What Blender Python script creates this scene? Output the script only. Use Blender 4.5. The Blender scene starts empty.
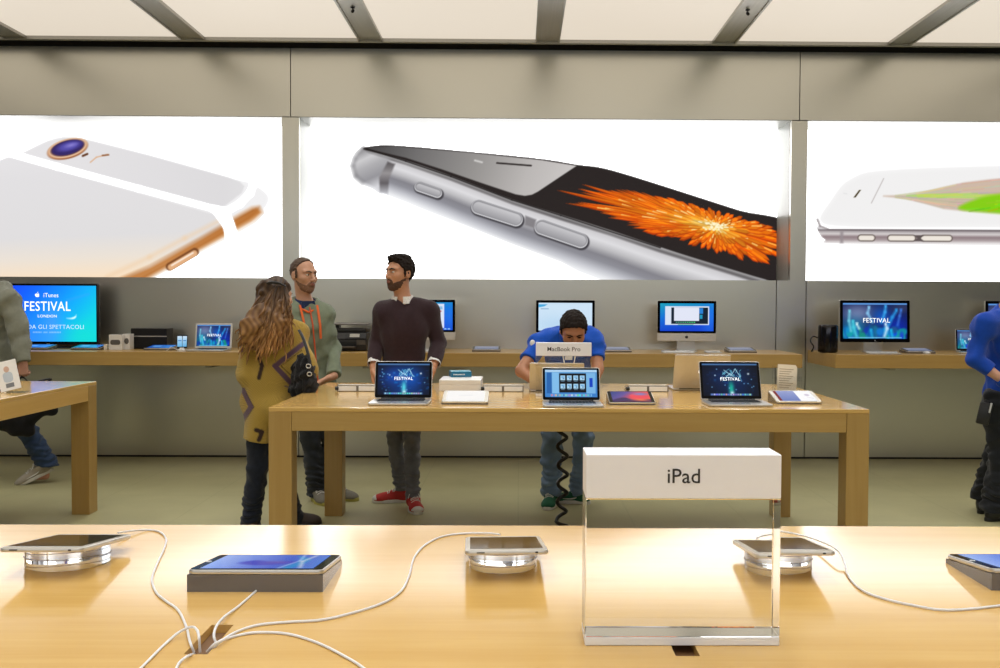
import bpy, bmesh, math, random
import numpy as np
from mathutils import Vector, Matrix

random.seed(7)
rng = np.random.default_rng(7)
SC = bpy.context.scene
COL = SC.collection
PI = math.pi

# ------------------------------------------------------------------ camera
CAM_Z = 1.45
FOC = 916.5                      # focal length in pixels of the 1000 px wide frame
YAW, PITCH, ROLL = math.radians(-0.6113), math.radians(1.5045), math.radians(0.2701)
SHX, SHY = 28.8, 7.1
cF = Vector((-math.sin(YAW)*math.cos(PITCH), math.cos(YAW)*math.cos(PITCH), -math.sin(PITCH)))
_r0 = Vector((math.cos(YAW), math.sin(YAW), 0))
_u0 = _r0.cross(cF)
cR = _r0*math.cos(ROLL) + _u0*math.sin(ROLL)
cU = _u0*math.cos(ROLL) - _r0*math.sin(ROLL)
CAM = Vector((0, 0, CAM_Z))

def ray(px, py):
    return cF + cR*((px-500-SHX)/FOC) + cU*((334-SHY-py)/FOC)
def at(px, py, Y):
    """world point that the photograph shows at pixel (px,py), at depth Y"""
    d = ray(px, py)
    return CAM + d*(Y/d.y)
def at_z(px, py, Z):
    d = ray(px, py)
    return CAM + d*((Z-CAM_Z)/d.z)
def at_x(px, py, X):
    d = ray(px, py)
    return CAM + d*(X/d.x)

def to_px(V):
    """pixel coordinates of an (n, 3) array of points"""
    d = np.asarray(V, float)-np.array(CAM)
    z = d@np.array(cF)
    return 500+SHX+FOC*(d@np.array(cR))/z, 334-SHY-FOC*(d@np.array(cU))/z

cam_data = bpy.data.cameras.new('camera')
cam = bpy.data.objects.new('camera', cam_data)
COL.objects.link(cam)
cam.matrix_world = Matrix(((cR.x, cU.x, -cF.x, 0), (cR.y, cU.y, -cF.y, 0), (cR.z, cU.z, -cF.z, CAM_Z), (0, 0, 0, 1)))
cam_data.sensor_width = 36.0
cam_data.lens = FOC/1000*36.0
cam_data.shift_x = -SHX/1000
cam_data.shift_y = -SHY/1000
cam_data.clip_start = 0.05
SC.camera = cam

# ------------------------------------------------------------------ colour / materials
def lin(c):
    c = c/255.0
    return c/12.92 if c <= 0.04045 else ((c+0.055)/1.055)**2.4
def rgb(r, g, b, k=1.0):
    return (lin(r)*k, lin(g)*k, lin(b)*k, 1.0)

def new_mat(name):
    m = bpy.data.materials.new(name)
    m.use_nodes = True
    nt = m.node_tree
    b = nt.nodes['Principled BSDF']
    return m, nt, b

def mat(name, col, rough=0.5, metal=0.0, spec=0.5, var=0.06, vscale=30.0, bump=0.0, bscale=200.0, coat=0.0,
        stretch=(1, 1, 1), emit=None, estr=0.0, sss=0.0, sheen=0.0):
    m, nt, b = new_mat(name)
    N, L = nt.nodes, nt.links
    tc = N.new('ShaderNodeTexCoord')
    mp = N.new('ShaderNodeMapping'); mp.inputs['Scale'].default_value = stretch
    L.new(tc.outputs['Object'], mp.inputs['Vector'])
    nz = N.new('ShaderNodeTexNoise'); nz.inputs['Scale'].default_value = vscale; nz.inputs['Detail'].default_value = 4
    L.new(mp.outputs['Vector'], nz.inputs['Vector'])
    mr = N.new('ShaderNodeMapRange')
    mr.inputs['From Min'].default_value = 0.25; mr.inputs['From Max'].default_value = 0.75
    mr.inputs['To Min'].default_value = 1-var; mr.inputs['To Max'].default_value = 1+var
    L.new(nz.outputs['Fac'], mr.inputs['Value'])
    mx = N.new('ShaderNodeVectorMath'); mx.operation = 'SCALE'
    mx.inputs[0].default_value = col[:3]
    L.new(mr.outputs['Result'], mx.inputs['Scale'])
    L.new(mx.outputs['Vector'], b.inputs['Base Color'])
    b.inputs['Roughness'].default_value = rough
    b.inputs['Metallic'].default_value = metal
    b.inputs['Specular IOR Level'].default_value = spec
    b.inputs['Coat Weight'].default_value = coat
    b.inputs['Coat Roughness'].default_value = 0.05
    if sheen: b.inputs['Sheen Weight'].default_value = sheen
    if sss:
        b.inputs['Subsurface Weight'].default_value = sss
        b.inputs['Subsurface Radius'].default_value = (0.012, 0.005, 0.003)
    if bump:
        nb = N.new('ShaderNodeTexNoise'); nb.inputs['Scale'].default_value = bscale; nb.inputs['Detail'].default_value = 3
        L.new(mp.outputs['Vector'], nb.inputs['Vector'])
        bp = N.new('ShaderNodeBump'); bp.inputs['Strength'].default_value = bump; bp.inputs['Distance'].default_value = 0.01
        L.new(nb.outputs['Fac'], bp.inputs['Height']); L.new(bp.outputs['Normal'], b.inputs['Normal'])
    if emit:
        b.inputs['Emission Color'].default_value = emit
        b.inputs['Emission Strength'].default_value = estr
    return m

def attr_mat(name, rough=0.85, spec=0.3, bump=0.0, bscale=300.0, sheen=0.0):
    """cloth / skin whose own colours sit in a per-vertex attribute (printed or knitted pattern)"""
    m, nt, b = new_mat(name)
    N, L = nt.nodes, nt.links
    a = N.new('ShaderNodeAttribute'); a.attribute_name = 'Col'
    L.new(a.outputs['Color'], b.inputs['Base Color'])
    b.inputs['Roughness'].default_value = rough
    b.inputs['Specular IOR Level'].default_value = spec
    if sheen: b.inputs['Sheen Weight'].default_value = sheen
    if bump:
        tc = N.new('ShaderNodeTexCoord')
        nb = N.new('ShaderNodeTexNoise'); nb.inputs['Scale'].default_value = bscale
        L.new(tc.outputs['Object'], nb.inputs['Vector'])
        bp = N.new('ShaderNodeBump'); bp.inputs['Strength'].default_value = bump; bp.inputs['Distance'].default_value = 0.01
        L.new(nb.outputs['Fac'], bp.inputs['Height']); L.new(bp.outputs['Normal'], b.inputs['Normal'])
    return m

def glow_mat(name, strength=1.0, gloss=True):
    """lit screen or backlit print: the picture is a vertex attribute that glows"""
    m, nt, b = new_mat(name)
    N, L = nt.nodes, nt.links
    a = N.new('ShaderNodeAttribute'); a.attribute_name = 'Col'
    b.inputs['Base Color'].default_value = (0.01, 0.01, 0.01, 1)
    b.inputs['Roughness'].default_value = 0.12 if gloss else 0.6
    b.inputs['Specular IOR Level'].default_value = 0.04 if gloss else 0.05
    L.new(a.outputs['Color'], b.inputs['Emission Color'])
    b.inputs['Emission Strength'].default_value = strength
    m.cycles.emission_sampling = 'NONE'
    return m

def glass_mat(name, col=(0.97, 0.98, 0.98, 1), rough=0.0, ior=1.49):
    m, nt, b = new_mat(name)
    b.inputs['Base Color'].default_value = col
    b.inputs['Roughness'].default_value = rough
    b.inputs['IOR'].default_value = ior
    b.inputs['Transmission Weight'].default_value = 1.0
    return m

def wood_mat(name, axis='X', tint=1.0, rough=0.13):
    m, nt, b = new_mat(name)
    N, L = nt.nodes, nt.links
    tc = N.new('ShaderNodeTexCoord')
    mp = N.new('ShaderNodeMapping')
    sc = {'X': (0.6, 14, 14), 'Y': (14, 0.6, 14), 'Z': (14, 14, 0.6)}[axis]
    mp.inputs['Scale'].default_value = sc
    L.new(tc.outputs['Object'], mp.inputs['Vector'])
    n1 = N.new('ShaderNodeTexNoise'); n1.inputs['Scale'].default_value = 1.6; n1.inputs['Detail'].default_value = 6; n1.inputs['Distortion'].default_value = 0.6
    L.new(mp.outputs['Vector'], n1.inputs['Vector'])
    n2 = N.new('ShaderNodeTexNoise'); n2.inputs['Scale'].default_value = 9; n2.inputs['Detail'].default_value = 4
    L.new(mp.outputs['Vector'], n2.inputs['Vector'])
    ad = N.new('ShaderNodeMath'); ad.operation = 'MULTIPLY_ADD'; ad.inputs[1].default_value = 0.35
    L.new(n2.outputs['Fac'], ad.inputs[0]); L.new(n1.outputs['Fac'], ad.inputs[2])
    cr = N.new('ShaderNodeValToRGB')
    e = cr.color_ramp.elements
    e[0].position = 0.42; e[1].position = 0.92
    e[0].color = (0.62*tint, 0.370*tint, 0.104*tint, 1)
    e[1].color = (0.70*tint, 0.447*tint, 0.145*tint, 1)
    L.new(ad.outputs['Value'], cr.inputs['Fac'])
    L.new(cr.outputs['Color'], b.inputs['Base Color'])
    b.inputs['Roughness'].default_value = rough
    b.inputs['Specular IOR Level'].default_value = 0.5
    b.inputs['IOR'].default_value = 1.75 if rough < 0.2 else 1.5
    return m

# ------------------------------------------------------------------ objects
def tag(o, label=None, cat=None, group=None, kind=None):
    if label: o['label'] = label
    if cat: o['category'] = cat
    if group: o['group'] = group
    if kind: o['kind'] = kind
    return o

def empty(name, loc=(0, 0, 0), rz=0.0, label=None, cat=None, group=None):
    o = bpy.data.objects.new(name, None)
    COL.objects.link(o)
    o.empty_display_size = 0.05
    o.location = loc; o.rotation_euler = (0, 0, rz)
    return tag(o, label, cat, group)

class MB:
    """collects shapes in one bmesh and links them as one object"""
    def __init__(self):
        self.bm = bmesh.new()
    def _m(self, M, verts):
        if M is not None:
            bmesh.ops.transform(self.bm, matrix=M, verts=verts)
    def box(self, x0, x1, y0, y1, z0, z1, bev=0.0, seg=2, M=None):
        r = bmesh.ops.create_cube(self.bm, size=1.0)
        vs = r['verts']
        for v in vs:
            v.co = Vector(((x0+x1)/2 + v.co.x*(x1-x0), (y0+y1)/2 + v.co.y*(y1-y0), (z0+z1)/2 + v.co.z*(z1-z0)))
        if bev > 0:
            es = list({e for v in vs for e in v.link_edges})
            rb = bmesh.ops.bevel(self.bm, geom=es, offset=bev, segments=seg, affect='EDGES', profile=0.5)
            vs = list({v for f in rb['faces'] for v in f.verts} | {v for v in vs if v.is_valid})
        self._m(M, vs)
        return self
    def prism(self, pts, h0, h1, axis='z', bev=0.0, M=None):
        """polygon pts (2-D) extruded between h0 and h1 along an axis"""
        def P(a, c, h):
            return {'z': (a, c, h), 'y': (a, h, c), 'x': (h, a, c)}[axis]
        lo = [self.bm.verts.new(P(a, c, h0)) for a, c in pts]
        hi = [self.bm.verts.new(P(a, c, h1)) for a, c in pts]
        fs = [self.bm.faces.new(lo[::-1]), self.bm.faces.new(hi)]
        n = len(pts)
        for i in range(n):
            fs.append(self.bm.faces.new((lo[i], lo[(i+1) % n], hi[(i+1) % n], hi[i])))
        bmesh.ops.recalc_face_normals(self.bm, faces=fs)
        vs = lo+hi
        if bev > 0:
            es = [e for e in fs[0].edges] + [e for e in fs[1].edges]
            rb = bmesh.ops.bevel(self.bm, geom=es, offset=bev, segments=2, affect='EDGES', profile=0.5)
            vs = list({v for f in rb['faces'] for v in f.verts} | {v for v in vs if v.is_valid})
        self._m(M, vs)
        return self
    def rbox(self, x0, x1, y0, y1, z0, z1, r, bev=0.0, n=5, M=None, axis='z'):
        """plate with rounded corners in plan"""
        if axis == 'z': a0, a1, b0, b1, h0, h1 = x0, x1, y0, y1, z0, z1
        elif axis == 'y': a0, a1, b0, b1, h0, h1 = x0, x1, z0, z1, y0, y1
        else: a0, a1, b0, b1, h0, h1 = y0, y1, z0, z1, x0, x1
        pts = []
        for cx, cy, s in ((a1-r, b1-r, 0), (a0+r, b1-r, 1), (a0+r, b0+r, 2), (a1-r, b0+r, 3)):
            for i in range(n+1):
                t = (s + i/n)*PI/2
                pts.append((cx+r*math.cos(t), cy+r*math.sin(t)))
        return self.prism(pts, h0, h1, axis, bev, M)
    def ellcyl(self, cx, cy, rx, ry, z0, z1, n=48, bev=0.0, M=None):
        pts = [(cx+rx*math.cos(2*PI*i/n), cy+ry*math.sin(2*PI*i/n)) for i in range(n)]
        return self.prism(pts, z0, z1, 'z', bev, M)
    def lathe(self, prof, n=48, c=(0, 0, 0), M=None):
        """profile of (radius, z) spun about z"""
        rings = []
        for r, z in prof:
            if r < 1e-6:
                rings.append([self.bm.verts.new((c[0], c[1], c[2]+z))])
            else:
                rings.append([self.bm.verts.new((c[0]+r*math.cos(2*PI*i/n), c[1]+r*math.sin(2*PI*i/n), c[2]+z)) for i in range(n)])
        fs = []
        for A, B in zip(rings, rings[1:]):
            for i in range(n):
                j = (i+1) % n
                if len(A) == 1 and len(B) == 1: continue
                if len(A) == 1: fs.append(self.bm.faces.new((A[0], B[j], B[i])))
                elif len(B) == 1: fs.append(self.bm.faces.new((A[i], A[j], B[0])))
                else: fs.append(self.bm.faces.new((A[i], A[j], B[j], B[i])))
        bmesh.ops.recalc_face_normals(self.bm, faces=fs)
        self._m(M, [v for R in rings for v in R])
        return self
    def tube(self, path, r, n=8, radii=None, smooth=0, flat=None):
        P = [Vector(p) for p in path]
        if smooth:
            P, radii = catmull(P, smooth, radii)
        N = len(P)
        rings = []
        up = Vector((0, 0, 1))
        T0 = (P[1]-P[0]).normalized()
        side = T0.cross(up)
        if side.length < 1e-4: side = T0.cross(Vector((0, 1, 0)))
        side.normalize()
        for i in range(N):
            T = (P[min(i+1, N-1)]-P[max(i-1, 0)])
            if T.length < 1e-9: T = T0
            T = T.normalized()
            side = (side - T*side.dot(T))
            if side.length < 1e-6: side = T.orthogonal()
            side.normalize()
            o = T.cross(side)
            rr = radii[i] if radii is not None else r
            f = flat if flat else 1.0
            rings.append([self.bm.verts.new(P[i]+side*(rr*math.cos(2*PI*k/n))+o*(f*rr*math.sin(2*PI*k/n))) for k in range(n)])
        for A, B in zip(rings, rings[1:]):
            for k in range(n):
                self.bm.faces.new((A[k], A[(k+1) % n], B[(k+1) % n], B[k]))
        self.bm.faces.new(rings[0][::-1]); self.bm.faces.new(rings[-1])
        return self
    def sphere(self, c, r, sx=1, sy=1, sz=1, u=16, v=10, M=None):
        res = bmesh.ops.create_uvsphere(self.bm, u_segments=u, v_segments=v, radius=1.0)
        for w in res['verts']:
            w.co = Vector((c[0]+w.co.x*r*sx, c[1]+w.co.y*r*sy, c[2]+w.co.z*r*sz))
        self._m(M, res['verts'])
        return self
    def quad(self, a, b, c, d):
        self.bm.faces.new([self.bm.verts.new(p) for p in (a, b, c, d)])
        return self
    def build(self, name, material, parent=None, smooth=False, M=None):
        me = bpy.data.meshes.new(name)
        if M is not None: bmesh.ops.transform(self.bm, matrix=M, verts=self.bm.verts[:])
        self.bm.normal_update()
        self.bm.to_mesh(me); self.bm.free()
        me.materials.append(material)
        if smooth:
            me.polygons.foreach_set('use_smooth', [True]*len(me.polygons))
            try:
                me.set_sharp_from_angle(angle=math.radians(38))
            except Exception:
                pass
        o = bpy.data.objects.new(name, me)
        COL.objects.link(o)
        if parent is not None: o.parent = parent
        return o

def catmull(P, sub, radii=None):
    out, ro = [], []
    n = len(P)
    for i in range(n-1):
        p0, p1, p2, p3 = P[max(i-1, 0)], P[i], P[i+1], P[min(i+2, n-1)]
        for k in range(sub):
            t = k/sub
            out.append(0.5*((2*p1)+(p2-p0)*t+(2*p0-5*p1+4*p2-p3)*t*t+(3*p1-p0-3*p2+p3)*t**3))
            if radii is not None: ro.append(radii[i]*(1-t)+radii[i+1]*t)
    out.append(P[-1])
    if radii is not None: ro.append(radii[-1])
    return out, (ro if radii is not None else None)

def mesh_np(name, V, Q, material, parent=None, smooth=True, col=None):
    me = bpy.data.meshes.new(name)
    V = np.asarray(V, dtype=np.float32); Q = np.asarray(Q, dtype=np.int32)
    me.vertices.add(len(V)); me.vertices.foreach_set('co', V.ravel())
    me.loops.add(Q.size); me.loops.foreach_set('vertex_index', Q.ravel())
    me.polygons.add(len(Q))
    me.polygons.foreach_set('loop_start', np.arange(0, Q.size, Q.shape[1], dtype=np.int32))
    try:
        me.polygons.foreach_set('loop_total', np.full(len(Q), Q.shape[1], dtype=np.int32))
    except Exception:
        pass
    me.update(calc_edges=True)
    me.validate()
    if smooth: me.polygons.foreach_set('use_smooth', np.ones(len(me.polygons), dtype=bool))
    if col is not None:
        a = me.attributes.new('Col', 'FLOAT_COLOR', 'POINT')
        c4 = np.ones((len(V), 4), dtype=np.float32); c4[:, :3] = col
        a.data.foreach_set('color', c4.ravel())
    me.materials.append(material)
    o = bpy.data.objects.new(name, me)
    COL.objects.link(o)
    if parent is not None: o.parent = parent
    return o

def text_obj(name, s, size, material, M, parent=None, align='CENTER', extrude=0.0004, sx=1.0, bold=0.0):
    """lettering as a mesh: the text lies in its local XY plane, then goes through M"""
    cu = bpy.data.curves.new(name, 'FONT')
    cu.body = s; cu.size = size; cu.align_x = align; cu.align_y = 'CENTER'; cu.extrude = extrude; cu.resolution_u = 3
    cu.offset = bold; cu.space_character = 1.0 if extrude == 0.0003 else 1.06
    t = bpy.data.objects.new(name, cu); COL.objects.link(t)
    dg = bpy.context.evaluated_depsgraph_get()
    me = bpy.data.meshes.new_from_object(t.evaluated_get(dg))
    COL.objects.unlink(t); bpy.data.objects.remove(t); bpy.data.curves.remove(cu)
    me.transform(M @ Matrix.Diagonal((sx, 1, 1, 1)))
    me.materials.clear(); me.materials.append(material)
    o = bpy.data.objects.new(name, me); COL.objects.link(o)
    if parent is not None: o.parent = parent
    return o

def frame(o, u, v):
    """matrix with origin o, local x = u, local y = v"""
    u = Vector(u).normalized(); v = Vector(v).normalized(); w = u.cross(v)
    o = Vector(o)
    return Matrix(((u.x, v.x, w.x, o.x), (u.y, v.y, w.y, o.y), (u.z, v.z, w.z, o.z), (0, 0, 0, 1)))

# ------------------------------------------------------------------ canvas: pictures on screens and backlit prints
class Canvas:
    def __init__(self, x0, x1, y0, y1, step):
        nx = max(2, int(round((x1-x0)/step))+1); ny = max(2, int(round((y1-y0)/step))+1)
        self.x = np.linspace(x0, x1, nx); self.y = np.linspace(y0, y1, ny)
        self.X, self.Y = np.meshgrid(self.x, self.y)
        self.I = np.zeros((ny, nx, 3)); self.step = (x1-x0)/(nx-1)
    def fill(self, c):
        self.I[:] = np.array(c)/255.0 if not isinstance(c, np.ndarray) else c
        return self
    def _blend(self, sl, a, c):
        a = np.clip(a, 0, 1)[..., None]
        if isinstance(c, np.ndarray) and c.ndim == 3: cc = c[sl] if c.shape == self.I.shape else c
        else: cc = np.array(c)/255.0
        self.I[sl] = self.I[sl]*(1-a)+cc*a
    def _sl(self, xa, xb, ya, yb, pad):
        i0 = np.searchsorted(self.x, xa-pad); i1 = np.searchsorted(self.x, xb+pad)
        j0 = np.searchsorted(self.y, ya-pad); j1 = np.searchsorted(self.y, yb+pad)
        return (slice(j0, j1), slice(i0, i1))
    def grad(self, stops, dx, dy, ox=0, oy=0):
        """colour field from [(t, rgb)] along t = (x-ox)*dx+(y-oy)*dy"""
        t = (self.X-ox)*dx+(self.Y-oy)*dy
        ts = [s[0] for s in stops]
        return np.stack([np.interp(t, ts, [s[1][k]/255.0 for s in stops]) for k in range(3)], -1)
    def poly(self, pts, c, soft=0.6, op=1.0):
        pts = np.array(pts, float)
        sl = self._sl(pts[:, 0].min(), pts[:, 0].max(), pts[:, 1].min(), pts[:, 1].max(), soft*2+self.step)
        X, Y = self.X[sl], self.Y[sl]
        if X.size == 0: return self
        D = np.full(X.shape, 1e9); ins = np.zeros(X.shape, bool)
        n = len(pts)
        for i in range(n):
            ax, ay = pts[i]; bx, by = pts[(i+1) % n]
            ex, ey = bx-ax, by-ay
            L = ex*ex+ey*ey+1e-12
            t = np.clip(((X-ax)*ex+(Y-ay)*ey)/L, 0, 1)
            D = np.minimum(D, np.hypot(X-ax-t*ex, Y-ay-t*ey))
            if ay != by:
                cond = ((ay > Y) != (by > Y)) & (X < (bx-ax)*(Y-ay)/(by-ay)+ax)
                ins ^= cond
        sd = np.where(ins, D, -D)
        self._blend(sl, op*(sd/(2*soft)+0.5), c)
        return self
    def spoly(self, pts, c, soft=0.6, op=1.0, sub=5):
        """smooth closed outline through the points"""
        P = [Vector((p[0], p[1], 0)) for p in pts]
        n = len(P); out = []
        for i in range(n):
            p0, p1, p2, p3 = P[i-1], P[i], P[(i+1) % n], P[(i+2) % n]
            for k in range(sub):
                t = k/sub
                q = 0.5*((2*p1)+(p2-p0)*t+(2*p0-5*p1+4*p2-p3)*t*t+(3*p1-p0-3*p2+p3)*t**3)
                out.append((q.x, q.y))
        return self.poly(out, c, soft, op)
    def line(self, pts, w, c, soft=0.5, op=1.0, w1=None):
        for (ax, ay), (bx, by) in zip(pts, pts[1:]):
            sl = self._sl(min(ax, bx), max(ax, bx), min(ay, by), max(ay, by), w+soft*2+self.step)
            X, Y = self.X[sl], self.Y[sl]
            if X.size == 0: continue
            ex, ey = bx-ax, by-ay
            t = np.clip(((X-ax)*ex+(Y-ay)*ey)/(ex*ex+ey*ey+1e-12), 0, 1)
            ww = w if w1 is None else w*(1-t)+w1*t
            d = np.hypot(X-ax-t*ex, Y-ay-t*ey)-ww/2
            self._blend(sl, op*(0.5-d/(2*soft)), c)
        return self
    def ell(self, cx, cy, rx, ry, ang, c, soft=0.6, op=1.0):
        m = max(rx, ry)
        sl = self._sl(cx-m, cx+m, cy-m, cy+m, soft*2+self.step)
        X, Y = self.X[sl]-cx, self.Y[sl]-cy
        if X.size == 0: return self
        ca, sa = math.cos(ang), math.sin(ang)
        u, v = X*ca+Y*sa, -X*sa+Y*ca
        k = np.sqrt((u/rx)**2+(v/ry)**2)
        d = (k-1)*min(rx, ry)
        self._blend(sl, op*(0.5-d/(2*soft)), c)
        return self
    def blob(self, cx, cy, rx, ry, c, op=1.0):
        g = np.exp(-(((self.X-cx)/rx)**2+((self.Y-cy)/ry)**2))
        self._blend((slice(None), slice(None)), op*g, c)
        return self
    def rect(self, x0, x1, y0, y1, c, op=1.0, soft=0.3):
        return self.poly([(x0, y0), (x1, y0), (x1, y1), (x0, y1)], c, soft, op)
    def build(self, name, material, fn, parent=None, gain=None):
        """fn(x, y) -> xyz arrays of the picture plane"""
        lin_ = np.where(self.I <= 0.04045, self.I/12.92, ((np.maximum(self.I, 0)+0.055)/1.055)**2.4)
        if gain is not None: lin_ = gain(lin_)
        ny, nx = self.X.shape
        V = np.stack(fn(self.X, self.Y), -1).reshape(-1, 3)
        idx = np.arange(nx*ny).reshape(ny, nx)
        Q = np.stack([idx[1:, :-1], idx[1:, 1:], idx[:-1, 1:], idx[:-1, :-1]], -1).reshape(-1, 4)
        return mesh_np(name, V, Q, material, parent, smooth=False, col=lin_.reshape(-1, 3))

def plane_fn(o, u, v, x0, x1, y0, y1):
    """canvas x in [x0,x1] runs along vector u, canvas y in [y0,y1] (downwards) along vector v, from corner o"""
    o, u, v = np.array(o), np.array(u), np.array(v)
    def fn(X, Y):
        s = (X-x0)/(x1-x0); t = (Y-y0)/(y1-y0)
        return [o[k]+u[k]*s+v[k]*t for k in range(3)]
    return fn

# ------------------------------------------------------------------ apple-shaped emblem with a bite and a leaf (2-D outline, height about 1)
def emblem_outline(n=64):
    pts = []
    for i in range(n):
        a = 2*PI*i/n
        x, y = math.cos(a), math.sin(a)
        r = 0.40
        r *= 1 + 0.07*math.cos(2*a)
        px, py = r*x, r*y*0.98
        py -= 0.09*math.exp(-(px/0.10)**2)*(1 if y > 0 else -0.55)     # dip on top, small dip below
        if y < 0: px *= 1-0.16*abs(y)
        pts.append((px, py-0.06))
    out = []
    bx, by, br = 0.47, 0.0, 0.19                                       # the bite
    for (x, y) in pts:
        d = math.hypot(x-bx, y-by)
        if d < br:
            k = br/max(d, 1e-6)
            x, y = bx+(x-bx)*k, by+(y-by)*k
            if x > bx-0.03: x = bx-0.03-abs(x-bx)*0.1
        out.append((x, y))
    leaf = []
    for i in range(12):
        t = i/11
        leaf.append((0.0+0.17*t-0.05*math.sin(PI*t), 0.36+0.19*t+0.045*math.sin(PI*t)))
    for i in range(1, 11):
        t = 1-i/11
        leaf.append((0.0+0.17*t+0.05*math.sin(PI*t), 0.36+0.19*t-0.045*math.sin(PI*t)))
    return out, leaf
def emblem(name, size, material, M, parent):
    mb = MB()
    a, l = emblem_outline()
    mb.prism([(x*size, y*size) for x, y in a], 0, 0.0004)
    mb.prism([(x*size, y*size) for x, y in l], 0, 0.0004)
    return mb.build(name, material, parent, M=M)
# ================================================================== SETTING
TZ = 0.896                        # table height
D_WALL = 8.53
Z_SHELF = at(779, 349.9, D_WALL).z
SHC = at_z(802.5, 354.5, Z_SHELF)  # front right corner of the middle shelf
D_SHELF = SHC.y                   # front edge of the wall shelves
SHR_X = at(807.6, 351, D_WALL).x

def wall_metal():
    m, nt, b = new_mat('bead_blasted_steel_wall')
    N, L = nt.nodes, nt.links
    tc = N.new('ShaderNodeTexCoord')
    nz = N.new('ShaderNodeTexNoise'); nz.inputs['Scale'].default_value = 220; nz.inputs['Detail'].default_value = 2
    L.new(tc.outputs['Object'], nz.inputs['Vector'])
    n2 = N.new('ShaderNodeTexNoise'); n2.inputs['Scale'].default_value = 1.3
    L.new(tc.outputs['Object'], n2.inputs['Vector'])
    mr = N.new('ShaderNodeMapRange'); mr.inputs['To Min'].default_value = 0.27; mr.inputs['To Max'].default_value = 0.33
    L.new(n2.outputs['Fac'], mr.inputs['Value']); L.new(mr.outputs['Result'], b.inputs['Roughness'])
    bp = N.new('ShaderNodeBump'); bp.inputs['Strength'].default_value = 0.05; bp.inputs['Distance'].default_value = 0.002
    L.new(nz.outputs['Fac'], bp.inputs['Height']); L.new(bp.outputs['Normal'], b.inputs['Normal'])
    b.inputs['Base Color'].default_value = (0.65, 0.635, 0.56, 1)
    b.inputs['Metallic'].default_value = 0.9
    return m

def floor_mat():
    m, nt, b = new_mat('grey_green_stone_tiles')
    N, L = nt.nodes, nt.links
    tc = N.new('ShaderNodeTexCoord')
    br = N.new('ShaderNodeTexBrick')
    br.inputs['Color1'].default_value = (0.375, 0.35, 0.185, 1)
    br.inputs['Color2'].default_value = (0.36, 0.337, 0.178, 1)
    br.inputs['Mortar'].default_value = (0.315, 0.295, 0.155, 1)
    br.inputs['Scale'].default_value = 1.0
    br.inputs['Mortar Size'].default_value = 0.004
    br.inputs['Brick Width'].default_value = 0.76; br.inputs['Row Height'].default_value = 0.76
    br.offset = 0.0
    L.new(tc.outputs['Object'], br.inputs['Vector'])
    nz = N.new('ShaderNodeTexNoise'); nz.inputs['Scale'].default_value = 4.0; nz.inputs['Detail'].default_value = 6
    L.new(tc.outputs['Object'], nz.inputs['Vector'])
    mr = N.new('ShaderNodeMapRange'); mr.inputs['To Min'].default_value = 0.88; mr.inputs['To Max'].default_value = 1.12
    L.new(nz.outputs['Fac'], mr.inputs['Value'])
    vm = N.new('ShaderNodeVectorMath'); vm.operation = 'SCALE'
    L.new(br.outputs['Color'], vm.inputs[0]); L.new(mr.outputs['Result'], vm.inputs['Scale'])
    L.new(vm.outputs['Vector'], b.inputs['Base Color'])
    b.inputs['Roughness'].default_value = 0.42
    b.inputs['Specular IOR Level'].default_value = 0.4
    return m

M_WALL = wall_metal()
M_FLOOR = floor_mat()
M_DARK = mat('dark_gap', rgb(22, 22, 26), 0.7)
M_STRIP = mat('brushed_metal_strip', (0.40, 0.385, 0.35, 1), 0.38, 0.8, stretch=(1, 0.02, 1), vscale=60, var=0.08)
M_BOX = mat('white_satin_liner', (0.30, 0.31, 0.285, 1), 0.34, 0.0, spec=0.3, var=0.01)
M_CEIL = mat('ceiling_slab', rgb(30, 30, 32), 0.8)
M_PANEL = mat('luminous_ceiling_skin', (0.12, 0.115, 0.11, 1), 0.6, var=0.02, vscale=2, emit=(1.0, 0.885, 0.735, 1), estr=0.72)

XF = 9.0
fl = MB(); fl.box(-XF, XF, -6, 9.0, -0.10, 0.0); tag(fl.build('floor', M_FLOOR), kind='structure')

G = 0.004
SEAMS_UP = [at(290.5, 80, D_WALL).x, at(800, 80, D_WALL).x]
LOW = [at(298.5, 320, D_WALL).x, at(776, 320, D_WALL).x, at(805.8, 320, D_WALL).x]
BOXZ0, BOXZ1 = 1.669, 3.1545
BOXES = [(-6.76, -2.1975), (-2.039, 2.523), (2.673, 7.23)]
WTOP = 3.785
w = MB()
xs = [-XF]+SEAMS_UP+[XF]
for a, b_ in zip(xs, xs[1:]):
    w.box(a+G, b_-G, D_WALL, D_WALL+0.05, BOXZ1+0.004, WTOP)
for a, b_ in ((-XF, BOXES[0][0]), (BOXES[0][1], BOXES[1][0]), (BOXES[1][1], BOXES[2][0]), (BOXES[2][1], XF)):
    w.box(a, b_, D_WALL, D_WALL+0.05, BOXZ0+0.0, BOXZ1-0.004)
xs = [-XF]+LOW+[XF]
for a, b_ in zip(xs, xs[1:]):
    w.box(a+G, b_-G, D_WALL, D_WALL+0.05, 0.018, BOXZ0)
tag(w.build('wall_back', M_WALL), kind='structure')
t = MB()
for x in SEAMS_UP: t.box(x-0.02, x+0.02, D_WALL+0.03, D_WALL+0.05, BOXZ1, WTOP)
for x in LOW: t.box(x-0.02, x+0.02, D_WALL+0.03, D_WALL+0.05, 0.03, BOXZ0-0.01)
for a, b_ in ((BOXES[0][1], BOXES[1][0]), (BOXES[1][1], BOXES[2][0])): t.box(a, b_, D_WALL+0.03, D_WALL+0.05, BOXZ1-0.01, BOXZ1+0.01)
t.box(-XF, XF, D_WALL+0.012, D_WALL+0.05, WTOP, 3.95)
tag(t.build('trim_1', M_DARK), kind='structure')
t = MB(); t.box(-XF, XF, D_WALL+0.008, D_WALL+0.06, 0.0, 0.020)
tag(t.build('baseboard_back', M_DARK), kind='structure')

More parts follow.
